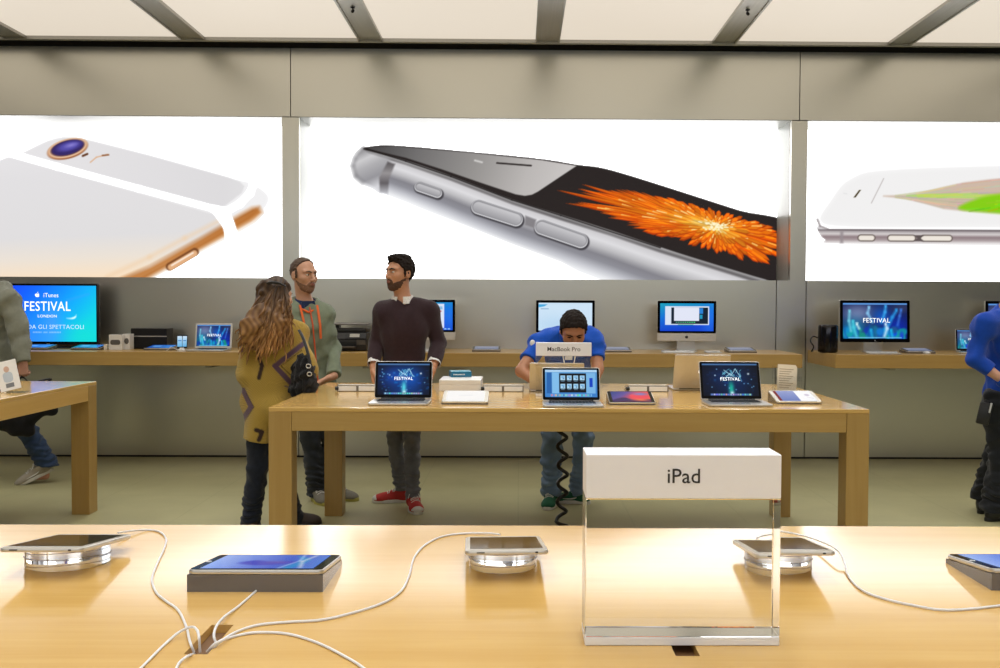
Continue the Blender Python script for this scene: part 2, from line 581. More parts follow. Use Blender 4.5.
# ceiling: dark slab, metal strips, luminous panels
ZC = 3.816
t = MB(); t.box(-XF, XF, -6, 9.0, ZC+0.12, ZC+0.2); tag(t.build('ceiling', M_CEIL), kind='structure')
STRIP0, SW = at_z(547.5, 42, ZC-0.012).x, 0.205
SP = (at_z(897, 45, ZC-0.012).x-at_z(194, 40, ZC-0.012).x)/4
YC1 = 8.30
n = 2
for k in range(-5, 6):
    x = STRIP0+k*SP
    t = MB(); t.box(x-SW/2, x+SW/2, -6, YC1, ZC-0.012, ZC+0.12)
    t.box(x-SW/2-0.006, x-SW/2+0.012, -6, YC1, ZC-0.024, ZC)
    t.box(x+SW/2-0.012, x+SW/2+0.006, -6, YC1, ZC-0.024, ZC)
    tag(t.build('trim_%d' % n, M_STRIP), kind='structure'); n += 1
t = MB(); t.box(-XF, XF, YC1, YC1+0.045, ZC-0.03, ZC+0.12); tag(t.build('trim_%d' % n, M_STRIP), kind='structure'); n += 1
PANEL_LABEL = {
    -5: 'luminous cream ceiling panel at the far left end of the row',
    -4: 'luminous cream ceiling panel above the left end of the white and gold phone picture',
    -3: 'luminous cream ceiling panel above the middle of the white and gold phone picture',
    -2: 'luminous cream ceiling panel above the left wall pillar and the dark-haired man',
    -1: 'luminous cream ceiling panel above the grey half of the middle phone picture',
    0: 'luminous cream ceiling panel above the orange flower of the middle picture',
    1: 'luminous cream ceiling panel above the right wall pillar',
    2: 'luminous cream ceiling panel at the top right corner, above the feather picture',
    3: 'luminous cream ceiling panel further right than the feather picture',
}
for k in range(-5, 4):
    x0 = STRIP0+k*SP+SW/2+0.007; x1 = STRIP0+(k+1)*SP-SW/2-0.007
    t = MB(); t.box(x0, x1, -6, YC1-0.003, ZC+0.0, ZC+0.05)
    o = t.build('ceiling_light_panel', M_PANEL)
    tag(o, PANEL_LABEL[k], 'ceiling light', 'luminous ceiling panels')

def sensor(px, py, label):
    p = at_z(px, py, ZC-0.03)
    r = empty('ceiling_spotlight', (p.x, p.y, ZC-0.012), 0, label, 'spotlight', 'small spotlights in the ceiling strips')
    b = MB(); b.lathe([(0, 0), (0.018, 0), (0.018, -0.005), (0.008, -0.009), (0.0, -0.009)], 20); b.build('mount', M_DARK, r, True)
    b = MB(); b.tube([(0, 0, -0.006), (0.0, -0.002, -0.026)], 0.004); b.build('stem', M_DARK, r, True)
    b = MB(); b.tube([(0, 0.012, -0.024), (0, -0.018, -0.040)], 0.012, 14); b.build('lamp_head', M_DARK, r, True)
sensor(352.8, 9.5, 'small black spotlight in the metal ceiling strip above the grey phone tip')
sensor(747.7, 12, 'small black spotlight in the metal ceiling strip above the orange flower')

# ------------------------------------------------------------------ backlit pictures in the wall
M_PRINT = glow_mat('backlit_print', 1.0, gloss=False)
def gain_print(c):
    m = c.min(-1, keepdims=True)
    s = np.clip((m-0.90)/0.10, 0, 1); s = s*s*(3-2*s)
    return c*(1+3.1*s)

DB = 8.99
YB = DB-0.012
_x1, _x2 = at(250, 200, YB).x, at(800, 200, YB).x
KB = (_x2-_x1)/550.0
PX0 = 250-_x1/KB
def zmap(xc):
    a, c = at(xc, 130, YB).z, at(xc, 270, YB).z
    k = (a-c)/140.0
    return k, a+130*k
def lightbox(label, x0, x1, cv, xc):
    global n
    cx = (x0+x1)/2
    hx = (x1-x0)/2; hz = BOXZ1-BOXZ0
    M = Matrix.Translation((cx, D_WALL, BOXZ0))
    b = MB(); th = 0.03; y0 = 0.001
    b.box(-hx-0.002, hx+0.002, y0, DB-D_WALL, hz-0.002, hz+th, M=M)
    b.box(-hx-0.002, hx+0.002, y0+0.06, DB-D_WALL, -th, 0.001, M=M)
    b.box(-hx-th, -hx+0.002, y0+0.052, DB-D_WALL, -th, hz+th, M=M)
    b.box(hx-0.002, hx+th, y0+0.052, DB-D_WALL, -th, hz+th, M=M)
    tag(b.build('trim_%d' % n, M_BOX), kind='structure'); n += 1
    r = empty('lightbox', (cx, DB-0.012, BOXZ0), 0, label, 'lightbox', 'backlit pictures set into the wall')
    b = MB(); b.box(-hx, hx, 0.002, 0.05, 0.003, hz-0.003); b.build('light_panel', M_BOX, r)
    kz, z0 = zmap(xc)
    cv.build('backlit_print', M_PRINT,
             lambda X, Y: [(X-PX0)*KB-cx, np.full_like(X, 0.0), z0-Y*kz-BOXZ0], r, gain_print)
    return r

def px_of(X): return PX0+X/KB

# --- middle picture: grey phone seen along its edge, orange flower on its screen
def canvas_for(x0, x1, step, xc):
    kz, z0 = zmap(xc)
    return Canvas(px_of(x0), px_of(x1), (z0-BOXZ1)/kz, (z0-BOXZ0)/kz, step)
W = (255, 255, 255)
cv = canvas_for(*BOXES[1], 0.62, 545)
cv.fill(W)
# soft grey halo around the phone
cv.blob(360, 180, 40, 30, (236, 236, 238), 0.5)
# aluminium edge: colour runs across the band, from the glass edge downwards
gl = np.array([(363, 151), (405, 163), (450, 178), (511, 201), (560, 216.5), (610, 231.5), (660, 248), (700, 260), (740, 272), (790, 287)], float)
gy = np.interp(cv.X, gl[:, 0], gl[:, 1])
dist = (cv.Y-gy)*0.94
wband = np.interp(cv.X, [350, 385, 460, 560, 660, 780], [30, 37, 43, 47, 53, 60])
tt = dist/wband
st = [(-0.3, (60, 56, 58)), (0.0, (52, 48, 50)), (0.04, (70, 66, 68)), (0.09, (205, 203, 206)), (0.22, (222, 221, 224)), (0.36, (188, 187, 190)),
      (0.5, (132, 131, 138)), (0.62, (142, 142, 150)), (0.78, (196, 197, 204)), (0.92, (240, 241, 244)), (1.05, (255, 255, 255))]
band = np.stack([np.interp(tt, [s[0] for s in st], [s[1][k]/255 for s in st]) for k in range(3)], -1)
cv.poly([(363, 150), (450, 178), (511, 201), (560, 216), (660, 248), (740, 272), (790, 287), (790, 320), (640, 320), (560, 262), (467, 228), (400, 206), (366, 190)], band, 3.5)
# rounded end of the edge
endc = cv.grad([(0, (92, 90, 94)), (6, (150, 149, 152)), (14, (205, 204, 206)), (22, (176, 175, 178)), (34, (150, 149, 154)), (44, (215, 215, 220))], 0.42, 0.9, 352, 150)
cv.spoly([(363, 149.5), (356, 155), (352, 165), (354, 176), (361, 183), (372, 188), (382, 193), (386, 176), (389, 161), (378, 156.5), (368, 153)], endc, 2.2)
cv.line([(355, 160), (352.6, 167), (355.5, 177), (362, 183)], 2.0, (96, 95, 100), 2.6, 0.4)
# antenna line
cv.poly([(387, 162.5), (394.5, 164.8), (388.5, 180), (387.5, 195), (379, 193), (378.5, 178)], cv.grad([(0, (82, 78, 80)), (12, (150, 146, 148)), (22, (98, 94, 98)), (32, (190, 190, 196))], 0, 1, 0, 162), 1.0, 0.92)
# black glass rim and screen
cv.spoly([(363, 150.5), (368, 148), (394, 146.6), (470, 152.5), (540, 159), (576, 164.5), (598, 167), (622, 173), (660, 184.5), (700, 197), (740, 209.5), (792, 225),
          (792, 284), (766, 278.5), (700, 259), (660, 246.5), (610, 230), (560, 214.5), (511, 199.5), (450, 176.5), (405, 161.5), (374, 153.5)], (40, 34, 34), 0.7)
# grey part of the front
face = cv.grad([(0, (66, 64, 65)), (50, (112, 110, 110)), (110, (150, 147, 145)), (160, (186, 182, 180)), (205, (204, 200, 198))], 0.94, 0.34, 365, 148)
cv.poly([(366, 149.6), (372, 148), (394, 147.2), (470, 153.2), (540, 160), (575.5, 165.5), (537, 191.5), (531, 194.6), (524, 195.8), (515, 194.4), (480, 183), (440, 169.5), (405, 158.5)], face, 0.6)
cv.line([(496, 163.2), (530, 165.6)], 1.7, (44, 38, 38), 0.5)
cv.line([(474, 160.8), (481, 162.6)], 1.6, (214, 212, 210), 0.8)
cv.line([(366, 150), (405, 162), (450, 177), (511, 200), (560, 215.2), (660, 247)], 1.2, (26, 22, 22), 0.6)
# buttons
def button(ax, ay, bx, by, wd):
    cv.line([(ax+0.5, ay+1.0), (bx+0.8, by+1.2)], wd+3.0, (66, 64, 70), 0.8)
    cv.line([(ax, ay), (bx, by)], wd+1.0, (232, 232, 235), 0.5)
    cv.line([(ax, ay-0.4), (bx, by-0.4)], wd-0.4, (120, 119, 124), 0.6)
    g = cv.grad([(-wd/2, (206, 205, 208)), (0, (176, 175, 179)), (wd/2, (146, 145, 150))], -0.32, 0.94, ax, ay)
    cv.line([(ax, ay), (bx, by)], wd-1.8, g, 0.8)
button(418.5, 187.6, 436.5, 193.6, 8.5)
button(477.5, 207.5, 515, 219.3, 13.0)
button(541, 227.3, 580, 240.5, 13.5)
cv.poly([(524.5, 215.5), (535.5, 219.5), (533, 228), (524, 225)], (132, 129, 133), 1.0)
# flower
OUT = [(550, 189), (580, 184), (600, 186), (624, 189), (646, 192), (665, 196), (682, 199), (697, 204), (716, 208), (733, 213), (752, 219), (777, 226), (790, 236), (790, 258),
       (777, 267), (760, 263), (743, 259.5), (726, 256), (708, 251), (692, 245), (676, 239), (660, 236.5), (645, 232), (632, 228), (611, 219), (587, 211), (556, 199), (552, 194)]
OP = np.array(OUT+[OUT[0]], float)
seg = np.hypot(*np.diff(OP, axis=0).T); cum = np.concatenate([[0], np.cumsum(seg)])
fc = np.array((716.0, 226.0))
def petals(nn, a, b, wd, base, mid, hi):
    us = (np.arange(nn)+rng.uniform(-.4, .4, nn))/nn*cum[-1]
    order = rng.permutation(nn)
    for i in order:
        u = us[i] % cum[-1]
        p = np.array([np.interp(u, cum, OP[:, 0]), np.interp(u, cum, OP[:, 1])])
        L = b*rng.uniform(0.84, 1.03)
        e = fc+(p-fc)*L; s = fc+(p-fc)*a*rng.uniform(0.8, 1.1)
        k = rng.uniform(0.82, 1.12)
        ww = wd*rng.uniform(0.8, 1.25)
        ax_ = (e-s); L_ = np.hypot(*ax_)+1e-6; nn_ = np.array([-ax_[1], ax_[0]])/L_
        c1 = np.clip(np.array(base)*k, 0, 255); c2 = np.clip(np.array(mid)*k, 0, 255)
        tip = 0.86 if p[0] > 640 else 0.6
        def leaf(w_, c_, o_, f0, f1, op=1.0):
            q = [s+ax_*f0, s+ax_*(f0+(f1-f0)*.35)+nn_*w_*.40, s+ax_*(f0+(f1-f0)*tip)+nn_*w_*.5, s+ax_*f1, s+ax_*(f0+(f1-f0)*tip)-nn_*w_*.5, s+ax_*(f0+(f1-f0)*.35)-nn_*w_*.40]
            cv.poly([(x_[0]+o_[0], x_[1]+o_[1]) for x_ in q], c_, 0.5, op)
        leaf(ww, c1, (0, 0), 0, 1)
        o_ = np.array([0, -0.14*ww])
        leaf(ww*0.66, c2, o_, 0.05, 0.97)
        if rng.random() < 0.6:
            q0 = rng.uniform(0.1, 0.7)
            cv.line([s+ax_*q0+o_*1.6, s+ax_*min(1, q0+rng.uniform(.1, .3))+o_*1.6], 1.0, hi, 0.5)
petals(64, 0.3, 1.0, 4.4, (190, 60, 4), (240, 108, 12), (255, 196, 90))
petals(62, 0.25, 0.88, 4.2, (206, 76, 4), (250, 124, 14), (255, 205, 110))
petals(54, 0.18, 0.70, 4.0, (214, 80, 6), (250, 132, 18), (255, 214, 130))
petals(44, 0.12, 0.52, 3.6, (218, 92, 10), (252, 146, 28), (255, 224, 150))
petals(36, 0.06, 0.34, 3.0, (224, 120, 20), (253, 172, 52), (255, 236, 180))
petals(30, 0.0, 0.19, 2.4, (240, 170, 60), (255, 216, 120), (255, 246, 210))
for i in range(36):
    a_ = rng.uniform(0, 2*PI); q = rng.uniform(0, 1)**.6
    p = fc+np.array([14*math.cos(a_)-4, 4.0*math.sin(a_)-1])*q
    cv.ell(p[0], p[1], 1.3, 0.8, 0.3, (255, 246, 206), 0.4)
LB2 = lightbox('middle backlit wall picture of a grey phone edge with an orange flower on its screen', *BOXES[1], cv, 545)

# --- left picture: back of a pale phone with gold edge and camera ring
cv = canvas_for(*BOXES[0], 0.75, 100)
cv.fill(W)
back = cv.grad([(120, (236, 234, 236)), (180, (226, 224, 226)), (240, (224, 222, 223)), (262, (236, 226, 214)), (282, (250, 226, 196))], 0.05, 1)
cv.spoly([(-40, 196), (20, 156), (52, 139), (70, 136.5), (100, 141), (170, 159), (232, 176), (252, 181), (268, 192), (269, 203), (258, 215), (225, 235), (160, 264), (110, 290), (-60, 300), (-120, 240)], (241, 240, 241), 5)
# lower big field
cv.poly([(-200, 300), (-160, 250), (0, 162), (12, 157.5), (212, 213), (219, 217), (222, 224), (216, 231), (104, 290)], back, 1.2)
# top cap
cap = cv.grad([(0, (230, 228, 230)), (200, (221, 219, 221)), (240, (226, 225, 226))], 1, 0.1, 27, 150)
cv.poly([(26, 153.5), (50, 142), (66, 138), (82, 138.6), (150, 155.5), (228, 176.8), (240, 181), (244.5, 185.5), (242, 192), (226, 204.5), (220, 206.6), (213, 206.2)], cap, 0.9)
# gold edge
gold = cv.grad([(-10, (250, 226, 196)), (-4, (214, 150, 92)), (1, (178, 108, 48)), (6, (206, 142, 84)), (12, (250, 232, 212)), (18, (255, 255, 255))], 0.47, 0.88, 200, 236.5)
cv.poly([(108, 284), (150, 266.5), (200, 238), (240, 213.8), (252, 207), (259, 206), (262, 212), (255, 221), (240, 230), (196, 254), (140, 286)], gold, 3.0)
cv.poly([(130, 281), (166, 262), (205, 239.5), (244, 216.5), (256, 208.5), (258.5, 211.5), (250, 219.5), (206, 245), (160, 271), (143, 281)], (182, 110, 46), 2.6, 0.85)
cv.line([(108, 277), (150, 257), (185, 238), (222, 219)], 2.6, (240, 206, 168), 3.0, 0.7)
# antenna lines (white bands)
cv.line([(8, 153), (60, 167.5), (140, 188.5), (214, 208)], 7.2, (250, 250, 251), 0.9)
cv.line([(214, 208.5), (226, 211), (240, 203), (250, 192.5), (254, 182)], 8.0, (250, 250, 251), 1.2)
cv.spoly([(210, 206), (222, 206), (231, 214), (236, 226), (239, 240), (227, 244), (223, 228), (216, 217)], (250, 250, 251), 0.9)
# power button
cv.line([(170, 266.5), (195, 251.5)], 8.0, (120, 70, 34), 0.9)
cv.line([(171, 267), (194.5, 253)], 6.0, (228, 176, 130), 0.8)
cv.line([(172, 265.2), (193, 252.6)], 1.5, (255, 240, 224), 0.7)
# camera ring, microphone, flash
cv.ell(69.5, 149.5, 20.5, 9.6, -0.27, (150, 84, 44), 0.7)
cv.ell(69.5, 148.6, 20.0, 9.0, -0.27, (238, 196, 158), 0.7)
cv.ell(69.5, 148.3, 17.4, 7.6, -0.27, (92, 60, 70), 0.6)
cv.ell(69.6, 148.0, 16.2, 6.8, -0.27, (52, 40, 104), 0.6)
cv.ell(71.0, 146.6, 11.5, 4.2, -0.27, (86, 78, 170), 1.4)
cv.ell(73.0, 145.6, 5.0, 1.6, -0.27, (134, 124, 206), 1.2)
cv.line([(84.5, 156.2), (89.0, 154.2)], 2.2, (104, 60, 34), 0.5)
cv.line([(92, 162.5), (98, 157.4), (109, 154.6)], 1.3, (222, 180, 146), 0.5)
cv.line([(104, 155.6), (110, 155)], 1.6, (150, 96, 56), 0.5)
LB1 = lightbox('left backlit wall picture of a pale phone back with gold edge and purple camera lens', *BOXES[0], cv, 141)

# --- right picture: white phone lying flat with a feather on it
cv = canvas_for(*BOXES[2], 0.75, 900)
cv.fill(W)
cv.spoly([(818, 222), (828, 200), (850, 176), (900, 166), (1100, 160), (1290, 164), (1290, 232), (1000, 230), (850, 230)], (241, 240, 240), 8)
edge = cv.grad([(226, (250, 250, 250)), (228.5, (206, 202, 204)), (230, (98, 88, 92)), (231.5, (170, 162, 164)), (234, (214, 208, 208)), (237, (142, 124, 128)),
                (240, (170, 156, 158)), (243, (232, 228, 228)), (246, (255, 255, 255))], 0, 1)
cv.spoly([(817.5, 219.5), (819, 226), (824, 229), (835, 229.4), (1000, 229.4), (1290, 229.4), (1290, 246), (1000, 246), (840, 244.5), (826, 240), (818.5, 231)], edge, 1.0)
cv.line([(817.8, 220), (820.5, 226.5), (828, 229.4)], 1.5, (150, 140, 142), 0.9)
cv.line([(828, 229.8), (1290, 229.8)], 1.2, (110, 100, 104), 0.6, 0.8)
cv.rect(840.5, 844.5, 231, 244, (150, 140, 144), 0.55, 0.8)
for a, b_ in ((862, 873), (892, 914), (925, 951)):
    cv.line([(a, 238), (b_, 238)], 7.0, (84, 72, 66), 0.6)
    cv.line([(a, 238), (b_, 238)], 5.0, (238, 230, 220), 0.6)
cv.poly([(915, 235), (926, 235), (922, 238), (926, 241), (915, 241), (919, 238)], (92, 82, 82), 0.6)
cv.poly([(859.5, 190), (861.3, 190), (856, 197.5), (853.9, 197.5)], (58, 44, 12), 0.5)
cv.line([(872, 203), (884, 178.5)], 0.9, (176, 168, 166), 0.5, 0.8)
cv.line([(844, 193.5), (847, 194)], 1.0, (226, 226, 226), 0.5)
# feather
up = [(884, 195.6), (905, 195), (925, 191.5), (945, 186.5), (965, 182), (990, 178.8), (1040, 174), (1120, 172), (1200, 184)]
lo = [(1200, 206), (1120, 218), (1060, 216), (1000, 212.4), (965, 210.6), (945, 208.5), (925, 203), (905, 198.4), (884, 196.4)]
cv.poly(up+lo, (206, 184, 168), 1.2)
for i in range(170):
    f = rng.uniform(0, 1); x0 = rng.uniform(895, 1150)
    yu = np.interp(x0, [p[0] for p in up], [p[1] for p in up]); lp = lo[::-1]; yl = np.interp(x0, [p[0] for p in lp], [p[1] for p in lp])
    y = yu+(yl-yu)*f; ln = rng.uniform(14, 44)
    x1 = x0+ln
    yu1 = np.interp(x1, [p[0] for p in up], [p[1] for p in up]); yl1 = np.interp(x1, [p[0] for p in lp], [p[1] for p in lp])
    y1 = yu1+(yl1-yu1)*f
    c = (rng.choice([196, 214, 226, 184]), rng.choice([172, 186, 200]), rng.choice([150, 166, 178]))
    cv.line([(x0, y), (x1, y1)], 1.0, c, 0.6, 0.8)
for i in range(60):
    x0 = rng.uniform(905, 985); ln = rng.uniform(16, 40); y = 196+rng.uniform(-2.0, 1.2)*min(1, (x0-890)/40)
    cv.line([(x0, y), (x0+ln, y+rng.uniform(-1.5, .6))], 1.1, (rng.choice([188, 206, 168]), 214, rng.choice([90, 120])), 0.6, 0.75)
cv.spoly([(960, 208), (975, 199.5), (1000, 193.5), (1060, 190), (1120, 196), (1100, 210), (1040, 214), (985, 211.5)], (134, 206, 20), 2.0)
for i in range(70):
    x0 = rng.uniform(966, 1080); y = rng.uniform(195, 211)
    if y < 209-(x0-960)*0.28: continue
    cv.line([(x0, y), (x0+rng.uniform(8, 24), y-rng.uniform(0, 3))], 1.0, (rng.choice([96, 120, 150, 176]), rng.choice([176, 200, 222]), rng.choice([10, 40])), 0.6, 0.8)
LB3 = lightbox('right backlit wall picture of a white phone with a green and brown feather', *BOXES[2], cv, 900)

# ------------------------------------------------------------------ wooden wall shelves
M_WOODX = wood_mat('maple_along_x', 'X', 0.98)
M_WOODY = wood_mat('maple_along_y', 'Y', 0.98)
M_WOODZ = wood_mat('maple_upright_shaded', 'Z', 0.62, 0.3)  # legs: maple darkened in colour for the shade on upright faces
M_WOODA = wood_mat('maple_apron_x_shaded', 'X', 0.66, 0.3)  # front aprons: maple darkened for the shade on faces towards the camera
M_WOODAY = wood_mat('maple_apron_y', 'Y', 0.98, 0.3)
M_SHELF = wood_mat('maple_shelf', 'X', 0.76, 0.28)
SH_T = 0.116
def shelf(x0, x1, label):
    r = empty('wall_shelf', ((x0+x1)/2, D_WALL, Z_SHELF-SH_T), 0, label, 'shelf', 'wooden shelves along the back wall')
    h = (x1-x0)/2
    b = MB(); b.box(-h, h, D_SHELF-D_WALL, -0.004, 0, SH_T, 0.003); b.build('board', M_SHELF, r)
    for k in (-0.7, 0, 0.7):
        b = MB()
        b.box(h*k-0.03, h*k+0.03, -0.30, -0.004, -0.05, -0.001, 0.004)
        b.build('bracket', M_STRIP, r)
shelf(-6.9, LOW[0]-0.006, 'long maple wall shelf at the left with the big blue television on it')
shelf(LOW[0]+0.006, SHC.x, 'long maple wall shelf in the middle with the printer and three desktop computers')
shelf(SHR_X, 7.2, 'maple wall shelf at the right with the black cylinder computer and monitor')

# ------------------------------------------------------------------ tables
LEG = 0.12
APR = 0.123
def table(name, label, x0, x1, y0, y1, along='X', holes=()):
    """thick-legged rectangular table; holes = cable slots (x0,x1,y0,y1) cut through the top"""
    r = empty(name, ((x0+x1)/2, (y0+y1)/2, 0), 0, label, 'table', 'thick-legged maple tables')
    cx, cy = (x0+x1)/2, (y0+y1)/2
    hx, hy = (x1-x0)/2, (y1-y0)/2
    T = 0.022
    mt = M_WOODX if along == 'X' else M_WOODY
    b = MB()
    xs = sorted({-hx, hx} | {h[0]-cx for h in holes} | {h[1]-cx for h in holes})
    cells = []
    for a, c in zip(xs, xs[1:]):
        hit = [h for h in holes if abs(h[0]-cx-a) < 1e-6]
        if not hit: cells.append((a, c, -hy, hy))
        else:
            h = hit[0]
            cells.append((a, c, -hy, h[2]-cy)); cells.append((a, c, h[3]-cy, hy))
    if len(cells) == 1:
        b.box(-hx, hx, -hy, hy, TZ-T, TZ, 0.002, 1)
    else:
        for (a, c, d, e) in cells: b.box(a, c, d, e, TZ-T, TZ)
    b.build('tabletop', mt, r)
    for sx in (-1, 1):
        for sy in (-1, 1):
            lb = MB()
            ax = sx*(hx-LEG/2); ay = sy*(hy-LEG/2)
            lb.box(ax-LEG/2, ax+LEG/2, ay-LEG/2, ay+LEG/2, 0, TZ-T, 0.002, 1)
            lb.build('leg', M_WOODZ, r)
    for sy in (-1, 1):
        b = MB(); ay = sy*(hy-0.02)
        b.box(-hx+LEG+0.0015, hx-LEG-0.0015, ay-0.019, ay+0.0195, TZ-APR, TZ-T-0.0005, 0.0015, 1)
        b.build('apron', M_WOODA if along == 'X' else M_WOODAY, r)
    for sx in (-1, 1):
        b = MB(); ax = sx*(hx-0.02)
        b.box(ax-0.0195, ax+0.0195, -hy+LEG+0.0015, hy-LEG-0.0015, TZ-APR, TZ-T-0.0005, 0.0015, 1)
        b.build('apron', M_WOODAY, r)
    for h in holes:
        b = MB()
        a, c, d, e = h[0]-cx, h[1]-cx, h[2]-cy, h[3]-cy
        b.box(a+0.0005, c-0.0005, d+0.0005, e-0.0005, TZ-0.020, TZ-0.014)
        b.build('cable_slot', mat('slot_liner', rgb(118, 86, 56), 0.6), r)
    return r
TX0, TX1 = -1.311, 1.852
TM = table('display_table', 'maple table in the middle of the store carrying laptops and a small sign', TX0, TX1, 4.803, 6.30)
def hole(bl, br, f_l):
    a, c, d = at_z(*bl, TZ), at_z(*br, TZ), at_z(*f_l, TZ)
    x0 = (a.x+d.x)/2
    return (x0, x0+c.x-a.x, d.y, a.y)
HOLES = [hole((211, 624.7), (233, 624.7), (184.4, 654.3)), hole((664.4, 631), (687, 631), (676, 656))]
TF = table('display_table', 'maple table in the foreground with tablets on clear stands and white cables', TX0, TX1, 0.769, 2.266, 'X', HOLES)
TL = table('display_table', 'maple table at the left edge, its corner and one leg in view', -4.40, -2.907, 3.17, 6.33, 'Y')
# ================================================================== PRODUCTS
M_ALU = mat('brushed_aluminium', (0.62, 0.61, 0.59, 1), 0.34, 0.85, var=0.03)
M_BLACK = mat('black_plastic', rgb(16, 16, 18), 0.4, var=0.1)
M_GLASSBLACK = mat('black_glass', rgb(8, 8, 10), 0.08, spec=0.12, var=0.0)
M_WHITE = mat('white_plastic', rgb(232, 230, 226), 0.35, var=0.02)
M_PAPER = mat('paper_white', rgb(236, 234, 228), 0.8, var=0.03)
M_KEYS = mat('dark_keys', rgb(26, 26, 28), 0.5)
M_KEYW = mat('white_keys', rgb(238, 238, 236), 0.5)
M_INK = mat('printed_ink', rgb(52, 50, 52), 0.7)
M_CABLE = mat('white_cable', rgb(226, 226, 228), 0.4, var=0.02)
M_CLEAR = glass_mat('clear_acrylic')
M_SMOKE = glass_mat('smoky_acrylic', (0.80, 0.76, 0.72, 1), 0.06)
M_SMOKE.node_tree.nodes['Principled BSDF'].inputs['Transmission Weight'].default_value = 0.55
M_SMOKE.node_tree.nodes['Principled BSDF'].inputs['Base Color'].default_value = (0.30, 0.27, 0.25, 1)
M_SCREEN = glow_mat('lit_screen', 1.0)
M_SCREENB = glow_mat('lit_screen_bright', 1.25)
M_LETTER2 = mat('lit_letters_pale', rgb(200, 220, 255), 0.5, emit=(0.45, 0.66, 0.95, 1), estr=0.95)
M_LETTER = mat('lit_letters', rgb(255, 255, 255), 0.5, emit=(0.86, 0.95, 1, 1), estr=0.95)
M_LOGOW = mat('glowing_emblem', rgb(240, 240, 240), 0.4, emit=(1, 1, 1, 1), estr=0.9)
M_EMBLEM = mat('dark_emblem', rgb(34, 34, 36), 0.4)

def Rx(a): return Matrix.Rotation(a, 4, 'X')
def Rz(a): return Matrix.Rotation(a, 4, 'Z')
def T(x, y, z): return Matrix.Translation((x, y, z))

# ---------------------------------------------------------------- pictures on screens (x 0..W, y 0..H downwards, arbitrary units)
def pic_festival(seed, green=0.0, bright=1.0):
    r = np.random.default_rng(seed)
    cv = Canvas(0, 96, 0, 60, 0.6).fill((10, 16, 30))
    cv.blob(30, 26, 26, 22, (20, 80, 190), 0.75*bright)
    cv.blob(62, 30, 24, 26, (16, 92, 205), 0.75*bright)
    cv.blob(50, 52, 30, 10, (12, 60, 140), 0.6*bright)
    for i in range(46):
        x, y = r.uniform(2, 94), r.uniform(5, 56)
        cv.rect(x, x+r.uniform(1, 7), y, y+r.uniform(.8, 5), (r.integers(10, 40), r.integers(60, 140), r.integers(150, 230)), r.uniform(.15, .5)*bright, 0.8)
    cv.blob(49, 46, 4.5, 12, (90, 225, 235) if not green else (20, 190, 160), 0.9)
    cv.blob(50, 55, 3.5, 4, (215, 250, 255), 0.9)
    for i in range(16):
        x, y = r.uniform(4, 92), r.uniform(8, 52)
        cv.blob(x, y, 1.1, 1.1, (130, 200, 255), 0.8)
    cv.blob(80, 19, 1.8, 1.8, (230, 245, 255), 0.9); cv.blob(22, 22, 1.4, 1.4, (200, 230, 255), 0.9)
    # hand-drawn scribble above the title
    for i in range(26):
        x = 34+r.uniform(0, 34); y = r.uniform(11, 25)
        a = r.choice([-1.1, -0.7, 0.75, 1.2])+r.normal(0, .15); L = r.uniform(3, 8)
        cv.line([(x, y), (x+L*math.cos(a), y+L*math.sin(a))], 0.8, (120, 214, 240), 0.5, 0.8)
    cv.line([(38, 12), (50, 22), (58, 10), (66, 25)], 0.9, (190, 238, 250), 0.5)
    cv.line([(42, 24), (48, 18), (54, 24)], 0.9, (190, 238, 250), 0.5)
    cv.rect(0, 96, 0, 3.0, (70, 110, 160), 0.8)
    cv.rect(12, 84, 55.5, 59.2, (60, 96, 150), 0.7)
    for i in range(17):
        cv.rect(13.5+i*4.1, 16.5+i*4.1, 56, 58.8, (r.integers(60, 230), r.integers(110, 230), r.integers(170, 250)), 0.8)
    return cv, [('FESTIVAL', 48, 29.0, 8.2, 1.0)]

def pic_crowd(seed=5):
    r = np.random.default_rng(seed)
    cv = Canvas(0, 96, 0, 56, 0.6).fill((14, 26, 76))
    cv.blob(22, 16, 26, 16, (140, 150, 190), 0.75); cv.blob(16, 44, 18, 18, (20, 150, 196), 0.9)
    cv.blob(82, 38, 20, 20, (6, 40, 170), 0.9); cv.blob(58, 22, 14, 16, (10, 90, 200), 0.8)
    cv.blob(88, 8, 16, 8, (60, 66, 100), 0.7)
    for i in range(60):
        x = r.uniform(4, 92); cv.ell(x, r.uniform(42, 56), r.uniform(3, 6), r.uniform(5, 9), 0, (r.integers(4, 30), r.integers(50, 170), r.integers(120, 215)), 1.2, 0.7)
    def arm(pts, w, c):
        cv.line(pts, w*0.8, c, 2.0, 0.85)
        x, y = pts[-1]
        for k in (-0.5, 0, 0.5): cv.line([(x, y), (x+3.2*math.sin(k), y-3.4*math.cos(k))], 1.2, c, 1.0, 0.8)
    arm([(12, 44), (9, 28), (10, 14)], 4, (120, 210, 230)); arm([(20, 52), (16, 38), (15, 30)], 6, (70, 200, 220)); arm([(24, 40), (21, 34)], 4, (210, 240, 245))
    arm([(44, 30), (37, 16), (39, 8)], 4.2, (140, 205, 245)); arm([(58, 30), (63, 14), (64, 6)], 4.6, (60, 170, 240))
    arm([(66, 40), (74, 22), (80, 12)], 5.2, (40, 150, 225)); arm([(82, 34), (85, 20), (87, 12)], 3.6, (60, 120, 220))
    arm([(62, 52), (66, 40), (64, 34)], 5, (200, 230, 250)); arm([(44, 54), (42, 44)], 5, (30, 170, 220)); arm([(74, 54), (72, 44)], 6, (20, 180, 226))
    cv.rect(0, 96, 0, 2.6, (90, 150, 220), 0.85)
    cv.rect(8, 88, 53.4, 55.2, (110, 190, 230), 0.7)
    return cv, [('FESTIVAL', 50, 27.5, 9.6, 1.0)]

